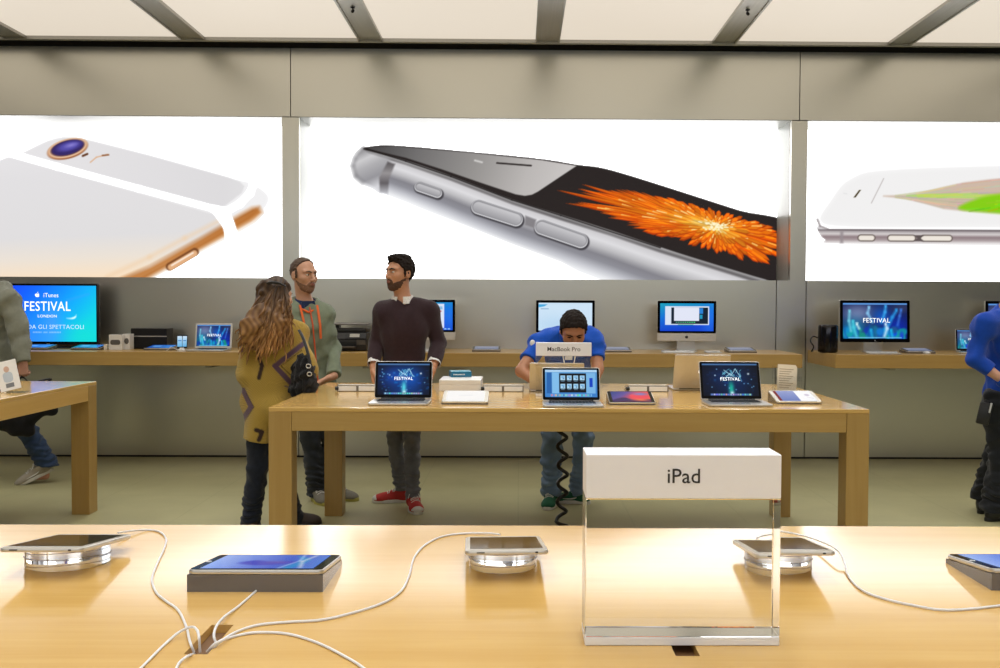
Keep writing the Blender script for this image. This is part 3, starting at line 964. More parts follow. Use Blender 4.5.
def pic_tv():
    cv = Canvas(0, 100, 0, 61, 0.8)
    cv.fill(cv.grad([(0, (18, 56, 226)), (30, (14, 98, 240)), (60, (12, 150, 236)), (90, (10, 196, 214))], 0.72, 0.62))
    cv.blob(30, 60, 40, 24, (60, 120, 236), 0.6); cv.blob(54, 40, 10, 22, (84, 140, 244), 0.5); cv.blob(90, 56, 22, 16, (16, 208, 196), 0.8)
    cv.line([(10, 14), (24, 17)], 1.0, (150, 190, 250), 1.2, 0.6); cv.line([(70, 16), (92, 9)], 1.4, (70, 150, 250), 2, 0.5)
    # swallow-like swash under the title
    cv.spoly([(69, 35.5), (74, 35), (78, 33.2), (79, 31.5), (78.6, 34.8), (75, 36.4)], (220, 240, 255), 0.7)
    for i in range(19):                                        # unreadable small line
        if i in (6, 10): continue
        cv.rect(34+i*1.55, 34.9+i*1.55, 50.2, 51.6, (170, 205, 250), 0.75)
    return cv, [('iTunes', 53, 10.6, 6.2, 0.9), ('FESTIVAL', 49, 23.0, 14.0, 0.82), ('LONDON', 49, 33.4, 4.0, 1.1), ('GUARDA GLI SPETTACOLI', 49, 45.2, 6.2, 1.0)]

def pic_finder():
    cv = Canvas(0, 96, 0, 60, 0.6).fill((70, 140, 206))
    cv.fill(cv.grad([(0, (96, 160, 216)), (60, (58, 126, 200))], 0.1, 1))
    cv.rect(0, 96, 0, 5, (176, 210, 238)); cv.rect(3, 12, 6, 52, (40, 100, 172)); cv.rect(13, 26, 6, 52, (128, 188, 234))
    cv.rect(26, 76, 8, 50, (14, 18, 26)); cv.rect(76, 93, 7, 52, (120, 180, 228)); cv.rect(82, 88, 18, 38, (18, 66, 190))
    for j in range(2):
        for i in range(4):
            x, y = 28.5+i*12, 12.5+j*18.5
            cv.rect(x, x+8.6, y, y+10.5, (170, 212, 240)); cv.rect(x+1.5, x+7, y+2, y+5, (110, 170, 216)); cv.ell(x+5.5, y+7, 1.5, 1.5, 0, (90, 130, 170))
            cv.rect(x+1, x+7.5, y+12, y+13, (120, 160, 190))
    cv.rect(10, 86, 53.5, 58.5, (120, 186, 226))
    r = np.random.default_rng(3)
    for i in range(20): cv.rect(11+i*3.7, 13.6+i*3.7, 54, 58, (r.integers(60, 240), r.integers(90, 220), r.integers(120, 240)))
    return cv, []

def pic_desk(kind):
    cv = Canvas(0, 96, 0, 54, 0.6)
    cv.fill(cv.grad([(0, (24, 160, 190)), (30, (14, 110, 214)), (56, (16, 66, 206))], 0.15, 1))
    cv.blob(90, 30, 16, 30, (36, 120, 236), 0.7)
    if kind == 'windows':
        cv.rect(9, 88, 5.5, 42, (216, 226, 244)); cv.rect(20, 86, 8, 40, (18, 34, 50)); cv.rect(25, 70, 7, 34, (226, 230, 246))
        cv.rect(70, 77, 9, 20, (40, 130, 214)); cv.rect(71, 76, 22, 30, (30, 150, 190))
        for i in range(9): cv.rect(28+i*4, 31+i*4, 35.5, 38, (70, 140+8*i, 120), 0.8)
        cv.rect(32, 60, 41, 42.4, (40, 150, 110)); cv.rect(26, 70, 7, 9, (208, 214, 232))
    elif kind == 'pale':
        cv.fill((196, 222, 242)); cv.rect(0, 96, 0, 54, (206, 228, 246)); cv.poly([(0, 3), (16, 3), (10, 7), (0, 9)], (70, 170, 226), 0.6)
        cv.rect(4, 18, 11, 12.5, (120, 160, 200)); cv.rect(60, 78, 22, 24, (150, 190, 220)); cv.blob(30, 44, 40, 20, (170, 208, 238), 0.5)
        for i in range(5): cv.rect(58, 74+2*(i % 3), 27+i*4, 28+i*4, (170, 196, 220))
    else:
        cv.rect(0, 81, 3, 50, (218, 226, 246)); cv.rect(8, 76, 16, 19, (206, 96, 110)); cv.rect(20, 78, 8, 14, (140, 190, 226))
        for i in range(6): cv.rect(8, 70, 23+i*4, 24.2+i*4, (160, 176, 206))
        for i in range(14): cv.rect(4+i*6.4, 8.4+i*6.4, 50.5, 53, (150, 200, 240), 0.8)
    return cv, []

def pic_tablet(kind):
    cv = Canvas(0, 64, 0, 48, 0.6)
    if kind == 'wave':
        cv.fill(cv.grad([(0, (150, 176, 232)), (20, (110, 140, 220)), (44, (66, 96, 196)), (64, (60, 110, 200))], 1, 0.1))
        cv.spoly([(16, 30), (24, 20), (36, 26), (46, 22), (50, 30), (40, 36), (26, 38)], (58, 70, 186), 2.2, 0.8)
        cv.spoly([(44, 4), (50, 20), (46, 46), (52, 46), (56, 18)], (40, 130, 196), 1.2, 0.9)
        cv.line([(56, 2), (52, 24), (56, 46)], 2.4, (210, 206, 216), 1.2, 0.7); cv.line([(48, 0), (50, 22), (44, 47)], 1.4, (190, 210, 236), 1, 0.7)
        cv.blob(38, 28, 8, 5, (120, 90, 170), 0.6)
    elif kind == 'sunset':
        cv.fill(cv.grad([(0, (40, 60, 130)), (24, (96, 74, 150)), (40, (216, 70, 90)), (64, (240, 90, 60))], 0.8, 0.5))
        cv.spoly([(30, 20), (44, 8), (62, 20), (60, 34), (40, 34)], (236, 70, 84), 2, 0.9); cv.blob(50, 12, 12, 6, (90, 140, 220), 0.8)
        cv.spoly([(0, 40), (20, 28), (36, 38), (64, 36), (64, 48), (0, 48)], (60, 40, 90), 2, 0.8); cv.blob(48, 40, 14, 5, (250, 120, 70), 0.9)
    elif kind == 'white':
        cv.fill((246, 244, 242)); cv.rect(20, 44, 20, 22, (226, 226, 228))  # white glare on the middle-table tablet is drawn as screen fill
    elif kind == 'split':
        cv.fill(cv.grad([(0, (150, 160, 206)), (48, (104, 122, 186))], 0.1, 1)); cv.rect(0, 5, 0, 48, (126, 30, 34)); cv.rect(36, 64, 0, 48, (246, 246, 248))  # white right half is a painted reflection; blue and red are picture
        cv.ell(54, 20, 4, 5, 0, (206, 196, 214), 1.2); cv.line([(52, 30), (60, 36)], 1.0, (190, 170, 190), 0.8)
    elif kind == 'grey':
        cv.fill(cv.grad([(0, (120, 128, 150)), (48, (96, 104, 132))], 0.2, 1)); cv.rect(8, 56, 12, 16, (150, 160, 184), 0.6)
    elif kind == 'blue':
        cv.fill(cv.grad([(0, (20, 74, 160)), (64, (60, 130, 210))], 1, 0.2)); cv.rect(8, 30, 10, 30, (90, 150, 216), 0.6)
    return cv, []

SCREEN_SEEN = {}
def put_screen(cv_lines, o, u, v, parent, material=None, name='screen', nrm_off=0.0006):
    """picture on a plane: corner o (top left), u along the width, v downwards; lettering stands just off it"""
    cv, lines = cv_lines
    x0, x1, y0, y1 = cv.x[0], cv.x[-1], cv.y[0], cv.y[-1]
    s = cv.build(name, material or M_SCREEN, plane_fn(o, u, v, x0, x1, y0, y1), parent)
    U, V, O = Vector(u), Vector(v), Vector(o)
    nrm = U.cross(-V).normalized()
    k = U.length/(x1-x0)
    for (txt, tx, ty, sz, sx) in lines:
        pos = O+U*((tx-x0)/(x1-x0))+V*((ty-y0)/(y1-y0))+nrm*nrm_off
        text_obj('lettering', txt, sz*k, M_LETTER2 if len(txt) > 12 else M_LETTER, frame(pos, U, -V), s, sx=sx, bold=0.006*sz*k if sz > 12 else 0.0)
    return s

# ---------------------------------------------------------------- laptop
def laptop(label, x, y, z, rz, w, dp, h, tilt, pic, logo='dark', bezel=M_GLASSBLACK):
    """front edge centre at local origin, keyboard towards -y, lid hinged at y = dp"""
    r = empty('laptop', (x, y, z), rz, label, 'laptop', 'laptops on show')
    th = 0.014
    b = MB(); b.rbox(-w/2, w/2, 0, dp, 0.002, th, 0.012, 0.002)
    base = b.build('base', M_ALU, r, True)
    for sx in (-1, 1):
        for sy in (0.02, dp-0.02):
            b = MB(); b.ellcyl(sx*(w/2-0.025), sy, 0.006, 0.006, 0, 0.003, 12); b.build('rubber_foot', M_BLACK, base)
    b = MB(); kw = w*0.40
    rows = 6; y0, y1 = dp*0.44, dp*0.90
    for j in range(rows):
        nk = 14 if j else 13
        for i in range(nk):
            if j == 0 and 4 <= i <= 8:
                if i == 4: b.box(-kw+2*kw*4/nk+0.001, -kw+2*kw*9/nk-0.001, y0+0.001, y0+(y1-y0)/rows-0.001, th-0.001, th+0.0012)
                continue
            b.box(-kw+2*kw*i/nk+0.001, -kw+2*kw*(i+1)/nk-0.001, y0+(y1-y0)*j/rows+0.001, y0+(y1-y0)*(j+1)/rows-0.001, th-0.001, th+0.0012)
    kb = b.build('keyboard', M_KEYS, r)
    b = MB(); b.rbox(-w*0.165, w*0.165, dp*0.04, dp*0.38, th-0.001, th+0.0004, 0.006); b.build('trackpad', mat('trackpad_glass', (0.55, 0.54, 0.52, 1), 0.25, 0.6), r)
    # lid in its own frame: x width, z up along the lid, y thickness (front face y = 0)
    L = T(0, dp-0.004, th) @ Rx(-tilt)
    b = MB(); b.rbox(-w/2, w/2, 0.0, 0.007, 0.002, h, 0.012, 0.0015, axis='y'); lid = b.build('lid', M_ALU, r, True, M=L)
    b = MB(); b.rbox(-w/2+0.003, w/2-0.003, -0.0015, 0.0, 0.006, h-0.003, 0.010, axis='y'); b.build('bezel', bezel, lid, M=L)
    b = MB(); b.ellcyl(0, 0, 0.007, 0.007, -w*0.38, w*0.38, 16, M=T(0, dp-0.004, th-0.001) @ Matrix.Rotation(PI/2, 4, 'Y')); b.build('hinge', M_BLACK, r, True)
    bx, bt, bb = 0.016, 0.014, 0.022
    o = L @ Vector((-w/2+bx, -0.0022, h-bt)); e = L @ Vector((w/2-bx, -0.0022, h-bt)); d = L @ Vector((-w/2+bx, -0.0022, bb))
    if pic is not None: put_screen(pic, o, e-o, d-o, lid)
    m = L @ frame((0, 0.0072, h*0.52), (-1, 0, 0), (0, 0, 1))
    emblem('emblem', 0.05, M_LOGOW if logo == 'lit' else M_ALU, m, lid)
    return r

def lp_at(px, py): return at_z(px, py, TZ)
def laptop_px(label, pl, pr, py, w, dp, h, tilt, pic, rz=0.0):
    p = at_z((pl+pr)/2, py, TZ)
    return laptop(label, p.x, p.y, TZ, rz, w, dp, h, tilt, pic)
laptop_px('open silver laptop at the left of the middle table, blue festival screen', 368.4, 426.8, 405.8, 0.322, 0.235, 0.212, math.radians(12), pic_festival(1))
laptop_px('open silver laptop at the middle of the table, screen with two rows of thumbnails', 544.3, 602.8, 408.0, 0.320, 0.215, 0.192, math.radians(20), pic_finder(), math.radians(0))
laptop_px('open silver laptop at the right of the table, dark screen with green glow', 709.5, 773.5, 407.0, 0.345, 0.235, 0.225, math.radians(20), pic_festival(2, 1.0, 0.35), 0.0)
def laptop_away(label, pl, pr, py, w, dp, h, tilt):
    p = at_z((pl+pr)/2, py, TZ)
    return laptop(label, p.x, p.y+dp, TZ, PI, w, dp, h, tilt, None, 'lit')
laptop_away('open laptop turned away, plain silver lid in front of the bending man', 530, 582.5, 391.8, 0.335, 0.23, 0.190, math.radians(24))
laptop_away('open laptop turned away, silver lid with glowing round emblem, behind the right laptop', 672.5, 727.5, 390.5, 0.352, 0.245, 0.238, math.radians(22))

# ---------------------------------------------------------------- tablets lying on tilted acrylic wedges
def tablet_body(r, w, d, M, pic, white=True, screen_mat=None, th=0.009, home=None, camera_dot=False):
    """flat tablet: local x width, y depth, z up; M places it inside r"""
    b = MB(); b.rbox(-w/2, w/2, 0, d, 0, th, 0.013, 0.0025, M=M)
    body = b.build('body', M_ALU if not white else M_TABSILVER, r, True)
    b = MB(); b.rbox(-w/2+0.003, w/2-0.003, 0.003, d-0.003, th-0.0003, th+0.0008, 0.011, M=M)
    gl = b.build('front_glass', M_WHITEGLASS if white else M_GLASSBLACK, r, True)
    mx = 0.010 if w < d else 0.021
    my = 0.021 if w < d else 0.010
    o = M @ Vector((-w/2+mx, d-my, th+0.0014)); e = M @ Vector((w/2-mx, d-my, th+0.0014)); f = M @ Vector((-w/2+mx, my, th+0.0014))
    if pic is None:
        b = MB(); b.box(-w/2+mx, w/2-mx, my, d-my, th+0.0006, th+0.0013, M=M); b.build('screen', M_OFF, r)
    else:
        put_screen(pic, o, e-o, f-o, r, screen_mat)
    if home:
        b = MB(); b.lathe([(0, 0.0009), (0.0052, 0.0009), (0.0056, 0.0003)], 20, c=(home[0], home[1], th+0.0008), M=M)
        b.build('home_button', M_HOME, r, True)
    return body
M_TABSILVER = mat('tablet_rim_silver', (0.70, 0.68, 0.64, 1), 0.3, 0.7)
M_WHITEGLASS = mat('white_front_glass', rgb(222, 218, 210), 0.1)
M_OFF = mat('dark_screen_glass', rgb(26, 20, 17), 0.07, spec=0.5)
M_HOME = mat('home_button_white', rgb(215, 215, 215), 0.3)
M_LENS = mat('port_black', rgb(10, 10, 10), 0.4)

def wedge(r, w, d, zf, zb, name='stand', m=None, inset=0.0):
    b = MB()
    b.prism([(inset, 0), (d-inset, 0), (d-inset, zb), (inset, zf)], -w/2+inset, w/2-inset, 'x')
    return b.build(name, m or M_CLEAR, r)

def tablet_wedge(label, x, y, z, rz, w, d, zf, zb, pic, white=True, screen_mat=None, home=None, smat=None):
    """tablet lying on a low clear wedge, near edge at local y = 0"""
    r = empty('tablet', (x, y, z), rz, label, 'tablet', 'tablets on show')
    wedge(r, w, d, zf, zb, 'wedge_stand', smat or M_SMOKE)
    M = T(0, 0, zf+0.0004) @ Rx(math.atan2(zb-zf, d))
    tablet_body(r, w, math.hypot(d, zb-zf), M, pic, white, screen_mat, home=home)
    return r

# foreground: two landscape tablets on clear blocks, three upright-format ones on clear oval stands
p = at_z(255, 592, TZ)
r = tablet_wedge('black tablet with a lit blue screen on a square clear block, left foreground', p.x, p.y, TZ, 0, 0.2585, 0.19, 0.033, 0.009, pic_tablet('wave'), False, home=(-0.1195, 0.095))
TAB_A = (p.x, p.y)
p = at_z(991, 590.5, TZ)
r = tablet_wedge('black tablet with lit blue screen on a clear block, cut by the right edge', p.x+0.13, p.y, TZ, 0, 0.2585, 0.19, 0.033, 0.009, pic_tablet('wave'), False, home=(-0.1195, 0.095))

def oval_tablet(label, pl, pr, py, rz, base_px, zn=0.064):
    """tablet tipped away from the camera on an oval clear stand"""
    a = at_z(pl, py, TZ+zn); c = at_z(pr, py, TZ+zn)
    x, y = (a.x+c.x)/2, (a.y+c.y)/2
    w = 0.166; d = 0.240; tl = math.radians(-8.0)
    r = empty('tablet', (x, y, TZ), rz, label, 'tablet', 'tablets on show')
    M = T(0, 0, zn-0.009) @ Rx(tl)
    tablet_body(r, w, d, M, None, True)
    # speaker slot and camera hole on the near edge
    b = MB(); b.rbox(-0.060, -0.044, -0.0012, 0.001, 0.0035, 0.0060, 0.001, axis='y', M=M); b.build('port', M_LENS, r)
    b = MB(); b.rbox(0.056, 0.062, -0.0012, 0.001, 0.003, 0.0062, 0.0014, axis='y', M=M); b.build('port', M_LENS, r)
    # oval stand: two stacked clear slices whose top follows the tilt
    bx0, bx1 = base_px
    s = FOC/(y+0.12)
    rx = (bx1-bx0)/2/s; cx = at((bx0+bx1)/2, py, y+0.125).x-x
    cyc = 0.125; ry = 0.072
    bm = MB()
    n_ = 56; lo = []; mid = []; hi = []
    for i in range(n_):
        t = 2*PI*i/n_
        px_, py_ = cx+rx*math.cos(t), cyc+ry*math.sin(t)
        top = zn-0.0096+math.tan(tl)*py_
        lo.append(bm.bm.verts.new((px_, py_, 0.0005))); mid.append(bm.bm.verts.new((px_, py_, 0.5*top))); hi.append(bm.bm.verts.new((px_, py_, top)))
    bm.bm.faces.new(lo[::-1]); bm.bm.faces.new(hi)
    for i in range(n_):
        j = (i+1) % n_
        bm.bm.faces.new((lo[i], lo[j], mid[j], mid[i])); bm.bm.faces.new((mid[i], mid[j], hi[j], hi[i]))
    st_ = bm.build('oval_stand', M_CLEAR, r, True)
    rim = MB()
    rim.tube([(cx+(rx+0.0006)*math.cos(2*PI*i/n_), cyc+(ry+0.0006)*math.sin(2*PI*i/n_), 0.5*(zn-0.0096+math.tan(tl)*(cyc+ry*math.sin(2*PI*i/n_)))) for i in range(n_+1)], 0.0011, 6)
    rim.build('rim', M_CLEARRIM, st_, True)
    return r
M_CLEARRIM = glass_mat('acrylic_joint', (0.78, 0.76, 0.80, 1), 0.25)
oval_tablet('white dark-screened tablet on an oval stand at the left edge of the near table', -1, 80, 548, 0.0, (28, 108))
oval_tablet('white dark-screened tablet on an oval stand by the far edge, left of the sign', 466, 548, 550.5, math.radians(3), (472, 540))
oval_tablet('white dark-screened tablet on an oval stand, partly seen through the large sign', 753, 836, 551, math.radians(-2), (740, 809))

# ---------------------------------------------------------------- signs
M_SIGNWHITE = mat('sign_white', rgb(242, 243, 248), 0.45, var=0.01)
M_FROSTG = glass_mat('frosted_bright_edge', (0.95, 0.95, 0.97, 1), 0.35)
M_FROSTG.node_tree.nodes['Principled BSDF'].inputs['Transmission Weight'].default_value = 0.12
def block_sign(label, text, pl, pr, pby, w, h, dpt, hw, size):
    p = at_z((pl+pr)/2, pby, TZ)
    r = empty('table_sign', (p.x, p.y, TZ), 0, label, 'sign', 'clear table signs')
    b = MB(); b.box(-w/2, w/2, 0, dpt, 0.0143, h-hw-0.0003, 0.0012, 1); b.build('clear_block', M_CLEAR, r)
    b = MB(); b.box(-w/2, w/2, 0, dpt, 0.0003, 0.0140, 0.0012, 1); b.build('bright_edge_strip', M_FROSTG, r)  # white strip added where the clear block's bottom edge shines with reflected light
    b = MB(); b.box(-w/2, w/2, 0, dpt, h-hw, h, 0.0012, 1); hd = b.build('white_header', M_SIGNWHITE, r)
    text_obj('lettering', text, size, M_INK, frame((0, -0.0006, h-hw*0.50), (1, 0, 0), (0, 0, 1)), hd, extrude=0.0003, bold=size*0.004)
    return r
block_sign('large clear sign block in the foreground with white top reading iPad', 'iPad', 585, 779.5, 646.0, 0.3155, 0.311, 0.072, 0.0715, 0.0335)
block_sign('small clear sign behind the middle laptop reading MacBook Pro', 'MacBook Pro', 537, 590, 396.2, 0.330, 0.318, 0.05, 0.078, 0.036)

# ---------------------------------------------------------------- middle table small things
def tab_px(label, pl, pr, py, w, d, zf, zb, pic, white=True, smat=None, rz=0.0):
    p = at_z((pl+pr)/2, py, TZ)
    return tablet_wedge(label, p.x, p.y, TZ, rz, w, d, zf, zb, pic, white, smat=smat)
tab_px('tablet with a red and blue picture on a low stand, right of the middle laptop', 609, 656, 405.2, 0.252, 0.18, 0.006, 0.050, pic_tablet('sunset'), False)
tab_px('tablet with its screen painted white for glare, in front of the white carton', 441, 488.4, 404.5, 0.252, 0.18, 0.006, 0.050, pic_tablet('white'), True)
tab_px('tablet with blue screen and painted white reflection at the right end of the middle table', 776, 822.5, 404.3, 0.252, 0.18, 0.006, 0.050, pic_tablet('split'), True)
M_PR0 = mat('grey_clip', rgb(120, 116, 110), 0.5)
M_FROST = mat('frosted_white_acrylic', rgb(240, 240, 240), 0.25, var=0.01)
def away_tablet(label, pl, pr, py):
    """tablet facing the far side: the camera sees the white raised edge of its stand"""
    p = at_z((pl+pr)/2, py, TZ)
    w, d, zh, zl = 0.255, 0.18, 0.036, 0.006
    r = empty('tablet', (p.x, p.y, TZ), 0, label, 'tablet', 'tablets facing the far side')
    wedge(r, w, d, zh, zl, 'wedge_stand', M_SMOKE)
    for sx in (-1, 1):
        b = MB(); b.box(sx*0.064-0.057, sx*0.064+0.057, -0.003, -0.0003, 0.004, 0.033, 0.001, 1); b.build('stand_panel', M_FROST, r)
    b = MB(); b.box(-0.004, 0.004, -0.004, -0.0003, 0.002, 0.034); b.build('cable_clip', M_PR0, r)
    b = MB(); b.ellcyl(0, 0, 0.012, 0.012, -0.004, 0.018, 16, M=T(-w/2-0.006, 0.004, 0.019) @ Matrix.Rotation(PI/2, 4, 'Y')); b.build('end_cap', M_BLACK, r, True)
    M = T(0, 0, zh+0.0004) @ Rx(math.atan2(zl-zh, d))
    tablet_body(r, w, math.hypot(d, zh-zl), M, pic_tablet('grey'), True)
away_tablet('tablet facing away on a white-edged stand, behind the left laptop of the table', 337, 378, 391.5)
away_tablet('tablet facing away on a white-edged stand, right of the white carton', 483.5, 522.5, 391.8)
away_tablet('tablet facing away on a white-edged stand, right of the bending man', 628, 668, 391.8)

# white carton with a small blue box on top
p = at_z(460, 391.4, TZ)
r = empty('carton', (p.x, p.y, TZ), 0, 'plain white carton on the middle table with a small blue box on it', 'box')
b = MB(); b.box(-0.131, 0.131, 0, 0.30, 0, 0.042, 0.003); b.build('lower_half', M_WHITE, r)
b = MB(); b.box(-0.131, 0.131, 0, 0.30, 0.0425, 0.071, 0.003); b.build('lid', M_WHITE, r)
CT = (p.x, p.y)
q = at_z(459.5, 377.4, TZ+0.071)
r = empty('small_box', (q.x+0.012, q.y+0.015, TZ+0.071), math.radians(12), 'small teal-blue box lying on the white carton', 'box')
M_TEAL = mat('teal_box', rgb(20, 112, 146), 0.4)
M_TEALTOP = mat('teal_box_top', rgb(86, 168, 190), 0.4)
b = MB(); b.box(-0.066, 0.066, 0, 0.11, 0.0003, 0.036, 0.0015, 1); bx_ = b.build('carton_body', M_TEAL, r)
b = MB(); b.box(-0.064, 0.064, 0.002, 0.108, 0.0360, 0.0375); b.build('top_label', M_TEALTOP, r)
b = MB()
for i in range(9): b.box(-0.052+i*0.0085, -0.0462+i*0.0085, -0.0006, 0.0004, 0.014, 0.021)
b.build('printed_line', M_PAPER, bx_)

# leaflet holder at the right end
p = at_z(787, 394.5, TZ)
r = empty('leaflet_holder', (p.x, p.y, TZ), 0, 'clear leaflet holder with pale printed cards at the right end of the table', 'leaflet holder')
b = MB(); b.box(-0.083, 0.083, -0.022, 0.05, 0.0003, 0.004, 0.001, 1); b.build('base_plate', M_CLEAR, r)
b = MB(); b.box(-0.083, 0.083, -0.018, -0.015, 0.0045, 0.11); b.build('front_pane', M_CLEAR, r)
b = MB(); b.box(-0.083, 0.083, 0.030, 0.033, 0.0045, 0.175, M=T(0, 0, 0)); b.build('back_pane', M_CLEAR, r)
M_CARD = mat('cream_card', rgb(240, 232, 214), 0.7, var=0.03)
M_CARDLINE = mat('card_print', rgb(178, 160, 132), 0.8)
for k in range(3):
    Mx = T(-0.010+0.007*k, -0.006+0.007*k, 0.006) @ Rx(-0.10)
    b = MB(); b.box(-0.055, 0.055, 0, 0.0035, 0, 0.178-0.006*k, M=Mx @ Matrix.Rotation(0.06, 4, 'Y')); c_ = b.build('card', M_CARD, r)
    if k == 0:
        b = MB()
        for j in range(9): b.box(-0.044, 0.030+0.012*((j*7) % 3-1), -0.0008, 0.0002, 0.035+0.014*j, 0.039+0.014*j, M=Mx @ Matrix.Rotation(0.06, 4, 'Y'))
        b.build('printed_text', M_CARDLINE, c_)
# white card sign on the left table
p = at_z(15, 393, TZ)
r = empty('card_sign', (p.x, p.y, TZ), math.radians(14), 'leaning white card with a small portrait photo on the left table', 'sign')
Mx = T(-0.02, 0, 0.018) @ Rx(-0.30) @ Matrix.Rotation(-0.26, 4, 'Y')
b = MB(); b.box(-0.056, 0.056, 0, 0.006, 0, 0.185, 0.001, 1, M=Mx); card = b.build('card', M_WHITE, r)
b = MB(); b.box(-0.056, 0.056, -0.02, 0.09, 0.0003, 0.0035); b.build('foot', M_CLEAR, r)
M_PORT = [mat('print_pale_blue', rgb(186, 196, 206), 0.6), mat('print_grey', rgb(120, 122, 126), 0.6), mat('print_skin', rgb(206, 170, 150), 0.6)]
b = MB(); b.rbox(-0.028, 0.024, -0.0008, 0, 0.05, 0.115, 0.02, axis='y', M=Mx); b.build('portrait_shirt', M_PORT[0], card)
b = MB(); b.ellcyl(0, 0, 0.015, 0.019, 0, 0.0009, 20, M=Mx @ T(-0.002, 0, 0.132) @ Rx(PI/2)); b.build('portrait_face', M_PORT[2], card)
b = MB(); b.box(-0.022, 0.022, -0.0008, 0, 0.018, 0.044, M=Mx); b.build('printed_panel', M_PORT[1], card)
p = at_z(2, 391, TZ)
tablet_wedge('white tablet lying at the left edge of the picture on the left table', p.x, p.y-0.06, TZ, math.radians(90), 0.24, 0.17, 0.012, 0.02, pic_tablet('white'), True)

# ---------------------------------------------------------------- things on the wall shelves
def sh(px, py=350.5):
    return at_z(px, py, Z_SHELF)

def desktop(label, pc, yd, pic, w=0.528, rz=0.0):
    """all-in-one computer: slim screen, silver chin with emblem, bent foot"""
    x = at(pc, 330, yd).x
    r = empty('desktop_computer', (x, yd, Z_SHELF), rz, label, 'computer', 'silver desktop computers on the middle shelf')
    z0, zc, z1 = 0.092, 0.164, 0.454
    b = MB(); b.rbox(-w/2, w/2, 0, 0.012, z0, z1, 0.012, 0.003, axis='y'); b.build('casing', M_ALU2, r, True)
    b = MB(); b.prism([(-0.16, z0+0.05), (0.16, z0+0.05), (0.16, z1-0.06), (-0.16, z1-0.06)], 0.012, 0.035, 'y', 0.01); b.build('rear_bulge', M_ALU2, r, True)
    b = MB(); b.rbox(-w/2+0.001, w/2-0.001, -0.002, 0.001, zc, z1-0.001, 0.010, axis='y'); gl = b.build('bezel', M_GLASSBLACK, r)
    bw = 0.024
    put_screen(pic, (-w/2+bw, -0.0026, z1-bw), (w-2*bw, 0, 0), (0, 0, -(z1-zc-2*bw+0.006)), r)
    emblem('emblem', 0.036, M_EMBLEM, frame((0, -0.0006, (z0+zc)/2+0.002), (1, 0, 0), (0, 0, 1)), r)
    b = MB()
    prof = [(0.03, z0+0.12), (0.044, z0+0.12), (0.052, 0.012), (0.10, 0.007), (0.10, 0.0), (-0.07, 0.0), (-0.07, 0.006), (0.034, 0.012)]
    b.prism([(a, c) for a, c in prof], -0.082, 0.082, 'x', 0.0015); b.build('foot', M_ALU, r)
    b = MB(); b.tube([(-0.06, 0.06, 0.06), (-0.09, 0.12, 0.02), (-0.16, 0.13, 0.006), (-0.2, 0.10, 0.006)], 0.0035, smooth=5); b.build('power_cable', M_CABLE, r, True)
    return r
M_ALU2 = mat('satin_silver_chin', (0.74, 0.73, 0.70, 1), 0.4, 0.25, var=0.02)
YM = 8.20
desktop('silver desktop computer on the middle shelf, half hidden behind the man in the dark sweater', 425.7, YM, pic_desk('left'))
desktop('silver desktop computer on the middle shelf with a pale screen behind the bending man', 565.3, YM, pic_desk('pale'))
desktop('silver desktop computer on the middle shelf with white and dark windows on its blue screen', 686.7, YM, pic_desk('windows'))

def keyboard(label, pl, pr, py=353.5):
    a, c = sh(pl, py), sh(pr, py)
    y = min(max(a.y, D_SHELF+0.05), 7.90)
    w = 0.28; x = (a.x+c.x)/2*y/a.y
    r = empty('keyboard', (x, y, Z_SHELF), 0, label, 'keyboard', 'white keyboards on the shelves')
    b = MB(); b.rbox(-w/2, w/2, 0, 0.115, 0.0015, 0.006, 0.006, 0.001); b.build('tray', M_ALU, r)
    b = MB(); b.ellcyl(0, 0, 0.008, 0.008, -w/2, w/2, 14, M=T(0, 0.106, 0.009) @ Matrix.Rotation(PI/2, 4, 'Y')); b.build('battery_tube', M_ALU, r, True)
    b = MB()
    for j in range(6):
        for i in range(14):
            b.box(-w/2+0.005+i*0.0194, -w/2+0.022+i*0.0194, 0.004+j*0.0158, 0.0175+j*0.0158, 0.0058, 0.0085)
    b.build('keys', M_KEYW, r)
keyboard('white keyboard in front of the right-hand silver desktop computer', 663, 695, 353.0)
keyboard('white keyboard in front of the wide black-framed monitor', 868, 903, 354.0)
keyboard('white keyboard by the half hidden desktop computer, behind the dark sweater', 410, 443, 352.0)
keyboard('white keyboard hidden by the bending man, under the pale screen', 548, 581, 353.0)

def trackpad(px, py, label):
    a = sh(px, py)
    r = empty('trackpad', (a.x, a.y, Z_SHELF), 0, label, 'trackpad')
    b = MB(); b.prism([(0, 0.001), (0.13, 0.001), (0.13, 0.012), (0, 0.004)], -0.066, 0.066, 'x', 0.001); b.build('plate', M_ALU, r)
    b = MB(); b.ellcyl(0, 0, 0.008, 0.008, -0.066, 0.066, 14, M=T(0, 0.122, 0.009) @ Matrix.Rotation(PI/2, 4, 'Y')); b.build('battery_tube', M_ALU, r, True)
trackpad(715, 353.3, 'silver trackpad beside the keyboard of the right-hand desktop computer')

def mouse(px, py, label):
    a = sh(px, py)
    r = empty('computer_mouse', (a.x, a.y, Z_SHELF), 0, label, 'mouse')
    b = MB(); b.sphere((0, 0, 0.004), 1.0, 0.029, 0.057, 0.019, 24, 14); 
    for v in b.bm.verts:
        if v.co.z < 0.003: v.co.z = 0.003
    b.build('shell', M_WHITE, r, True)
    b = MB(); b.rbox(-0.024, 0.024, -0.05, 0.05, 0.0003, 0.003, 0.02); b.build('base', M_ALU, r)
mouse(926.5, 353.6, 'white mouse right of the keyboard on the right shelf')

